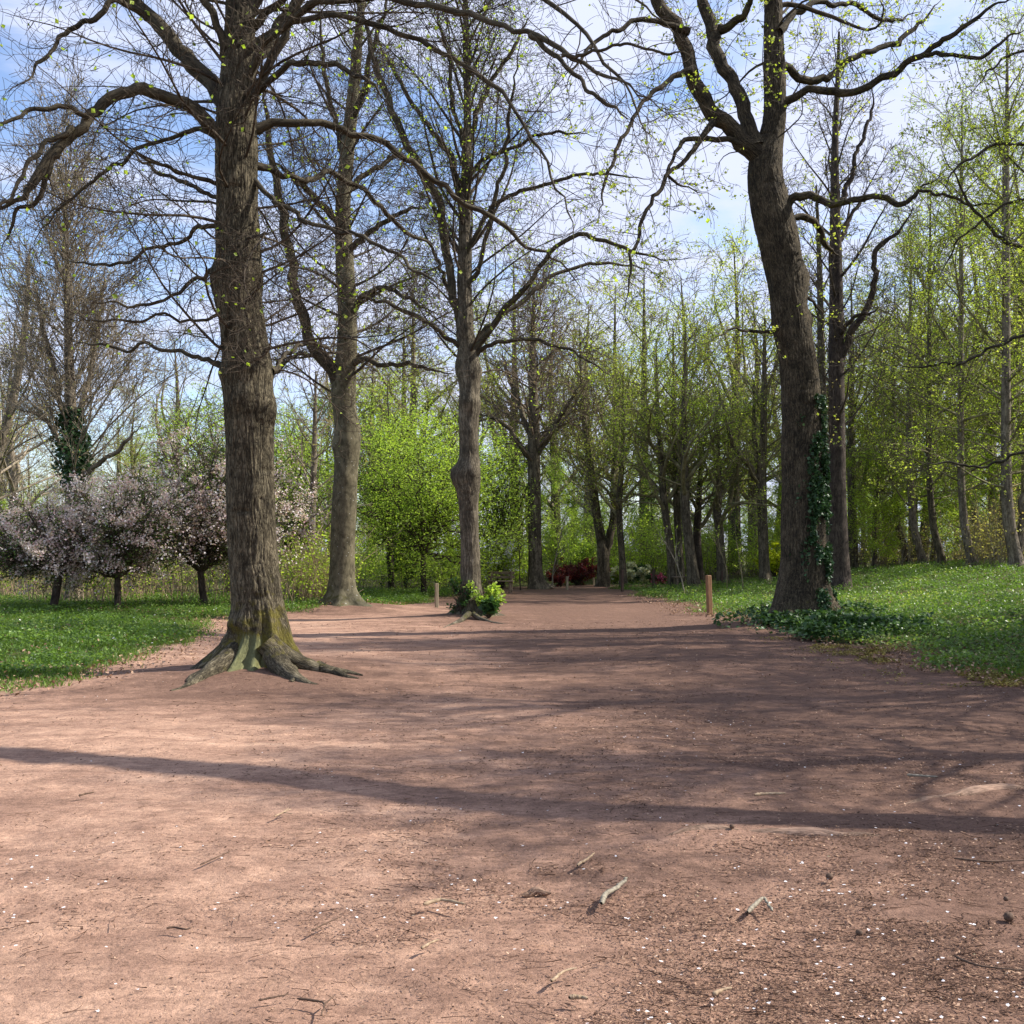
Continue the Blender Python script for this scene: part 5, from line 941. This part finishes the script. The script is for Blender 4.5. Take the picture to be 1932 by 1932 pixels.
Ln = rng.uniform(.02, .13, n)*rng.uniform(.5, 1.3, n); P = grow(np.stack([x, y, gz(x, y)+.016], -1), D, Ln, 4, .14, 0, rng); P[:, :, 2] = gz(P[:, :, 0], P[:, :, 1])+.018; tubes(g, P, taperR(rng.uniform(.0008, .0020, n)*(1+y*.08), 5, .001), 3, rnd=rng.random(n)*.45)
tag(g.build('leaf_litter', M['litter'], smooth=False), 'fine brown leaf and twig litter strewn over the dirt path', 'leaf litter', kind='stuff')
g = Geo(); x, y = on_path(1250, .9, .6); n = len(x)
sz_ = rng.uniform(.0045, .0085, n)*(1+y*.03); th = rng.uniform(0, 2*PI, (n, 1))+np.arange(5)[None]*2*PI/5; rx_ = (sz_*rng.uniform(.55, 1, n))[:, None]
V = np.stack([x[:, None]+np.cos(th)*sz_[:, None], y[:, None]+np.sin(th)*rx_, (gz(x, y)+.022)[:, None]+rng.normal(0, .002, (n, 5))], -1); ctrv = V.mean(1, keepdims=True); V6 = np.concatenate([V, ctrv], 1)
i0 = np.arange(n)[:, None, None]*6; tri = np.array([[0, 1, 5], [1, 2, 5], [2, 3, 5], [3, 4, 5], [4, 0, 5]])[None]; g.add(V6.reshape(-1, 3), f3=(i0+tri).reshape(-1, 3), rnd=np.repeat(rng.random(n), 6))
tag(g.build('fallen_petals', M['petal'], smooth=False), 'small white petals scattered over the dirt', 'petals', kind='stuff')

def stick(label, pts, r, mat, seed=0, name='stick', cat='stick', kids_=()):
    w = np.array([G(a, b) for a, b in pts]); r = r*.85; q = spline(np.concatenate([w, np.full((len(w), 1), r)], 1), 18)
    rg = np.random.default_rng(seed); base = w[0].copy(); g = Geo()
    def one(q, r):
        q[:, :2] += rg.normal(0, r*.22, (len(q), 2)); q[:, 2] = gz(q[:, 0], q[:, 1])+.03+r*.8
        rr = r*(1-.45*np.linspace(0, 1, len(q)))*(1+.3*(rg.random(len(q))-.5)); rr[0] *= .5; rr[-1] *= .4; tubes(g, q[None, :, :3], rr[None], 8)
    one(q, r)
    for kp_ in kids_:
        w2 = np.array([G(a, b) for a, b in kp_]); one(spline(np.concatenate([w2, np.full((len(w2), 1), r*.7)], 1), 10), r*.7)
    o = g.build(name, M[mat], None, base); tag(o, label, cat)
stick('thick lichen grey curved stick lying in the middle foreground', [(1134, 1722), (1143, 1704), (1165, 1690), (1183, 1672)], .016, 'stick_grey', 1)
stick('brown stick bent to a sharp angle, right of the grey curved stick', [(1410, 1737), (1436, 1712), (1443, 1712), (1457, 1735)], .012, 'stick_grey', 2)
stick('orange brown splinter of wood above the grey curved stick', [(1088, 1646), (1105, 1636), (1122, 1622)], .009, 'stick_pale', 3)
stick('flat pale wood shard half buried left of the grey curved stick', [(800, 1722), (835, 1714), (878, 1722)], .012, 'stick_pale', 4)
stick('short thick cut twig near the bottom middle', [(1075, 1902), (1092, 1901), (1110, 1904)], .012, 'stick_pale', 5)
stick('pale thin stick pointing up right near the bottom middle', [(1040, 1870), (1065, 1850), (1088, 1844)], .008, 'stick_pale', 6)
stick('short light stick left of the bottom centre', [(795, 1806), (810, 1797), (828, 1789)], .008, 'stick_pale', 7)
stick('forked dark twig at the bottom edge left of centre', [(562, 1902), (590, 1906), (612, 1912), (606, 1935)], .006, 'stick', 8, kids_=[[(612, 1912), (630, 1897)]])
stick('straight dark twig near the bottom left of centre', [(488, 1905), (515, 1900), (545, 1893)], .005, 'stick', 9)
stick('long thin straight twig on the clean dirt in the left half', [(378, 1644), (402, 1633), (435, 1618)], .0055, 'stick', 10)
stick('small dark twig just under the long tree shadow at left', [(148, 1512), (162, 1508), (178, 1505)], .009, 'stick', 11)
stick('slanting thin twig in the left foreground', [(588, 1771), (615, 1757), (645, 1743)], .005, 'stick', 12)
stick('wavy twig lying at the left foreground', [(314, 1766), (330, 1765), (350, 1769), (362, 1765)], .006, 'stick', 13)
stick('tuft of reddish bark strips in the left middle of the dirt', [(518, 1551), (535, 1543), (550, 1537)], .006, 'stick_pale', 14, kids_=[[(535, 1543), (552, 1546)], [(530, 1546), (545, 1534)]])
stick('long pale branch piece lying at the edge of the long shadow', [(1424, 1511), (1450, 1509), (1482, 1508)], .014, 'stick_pale', 15)
stick('pale stick upstream of the long shadow at right', [(1712, 1472), (1740, 1474), (1770, 1476)], .012, 'stick_grey', 16)
stick('thin dark twig lying across the right foreground', [(1800, 1820), (1845, 1838), (1900, 1845), (1940, 1848)], .006, 'stick', 17)
stick('dark thin stick at the right edge of the dirt', [(1800, 1632), (1860, 1638), (1940, 1636)], .007, 'stick', 18)
stick('light shard of wood on the right foreground dirt', [(1345, 1895), (1360, 1888), (1380, 1882)], .010, 'stick_pale', 19)
for i, (vx, vy, s, lb) in enumerate([(1565, 1665, .014, 'dark round cone in the right foreground'), (1621, 1772, .012, 'dark cone low in the right foreground'), (1903, 1744, .018, 'largest brown cone near the right edge'), (1381, 1568, .012, 'brown cone beside the surface root'), (1898, 1706, .010, 'little woody husk near the right edge')]):
    p = G(vx, vy); g = Geo(); rg = np.random.default_rng(900+i); u = np.linspace(0, PI, 9)[:, None]; t_ = np.arange(12)[None]*2*PI/12
    sc_ = s*(1+.22*((np.arange(12)[None]+np.arange(9)[:, None]) % 2)); V = np.stack(np.broadcast_arrays(np.cos(u)*s*1.3, np.sin(u)*np.cos(t_)*sc_, np.sin(u)*np.sin(t_)*sc_), -1)
    f = [(a*12+b_, a*12+(b_+1) % 12, (a+1)*12+(b_+1) % 12, (a+1)*12+b_) for a in range(8) for b_ in range(12)]; g.add(V.reshape(-1, 3), f4=f)
    o = g.build('pine_cone', M['stick']); o.location = (p[0], p[1], p[2]+s+.015); o.rotation_euler = (0, 0, rg.uniform(0, 3)); tag(o, lb, 'pine cone')
def loose_root(label, pts, r, seed):
    w = np.array([G(a, b) for a, b in pts]); q = spline(np.concatenate([w, np.full((len(w), 1), r)], 1), 40); s = np.linspace(0, 1, 40)
    q[:, 2] = gz(q[:, 0], q[:, 1])+.015-r*.72+r*.35*np.sin(s*PI*3+seed)*np.sin(s*PI)+.03*(vnoise(q[:, :3]*6, 5)-.5); g = Geo(); rr = q[:, 3]*np.sin(np.clip(s, .02, .98)*PI)**.5*(1+.4*(fbm(q[:, :3]*7, 2, seed)-.5)); tubes(g, q[None, :, :3], rr[None], 14)
    tag(g.build('surface_root', M['root_dusty'], None, w[0]), label, 'root')
loose_root('worn grey surface root breaking the dirt below the long shadow', [(1250, 1574), (1300, 1566), (1350, 1564), (1420, 1569), (1500, 1573), (1580, 1574), (1680, 1578)], .05, 1)
loose_root('broad pale surface root at the right where the long shadow ends', [(1690, 1520), (1750, 1508), (1830, 1495), (1900, 1488), (1990, 1482)], .06, 2)
loose_root('short smooth surface root left of the middle of the dirt', [(985, 1690), (1010, 1685), (1040, 1687)], .02, 3)
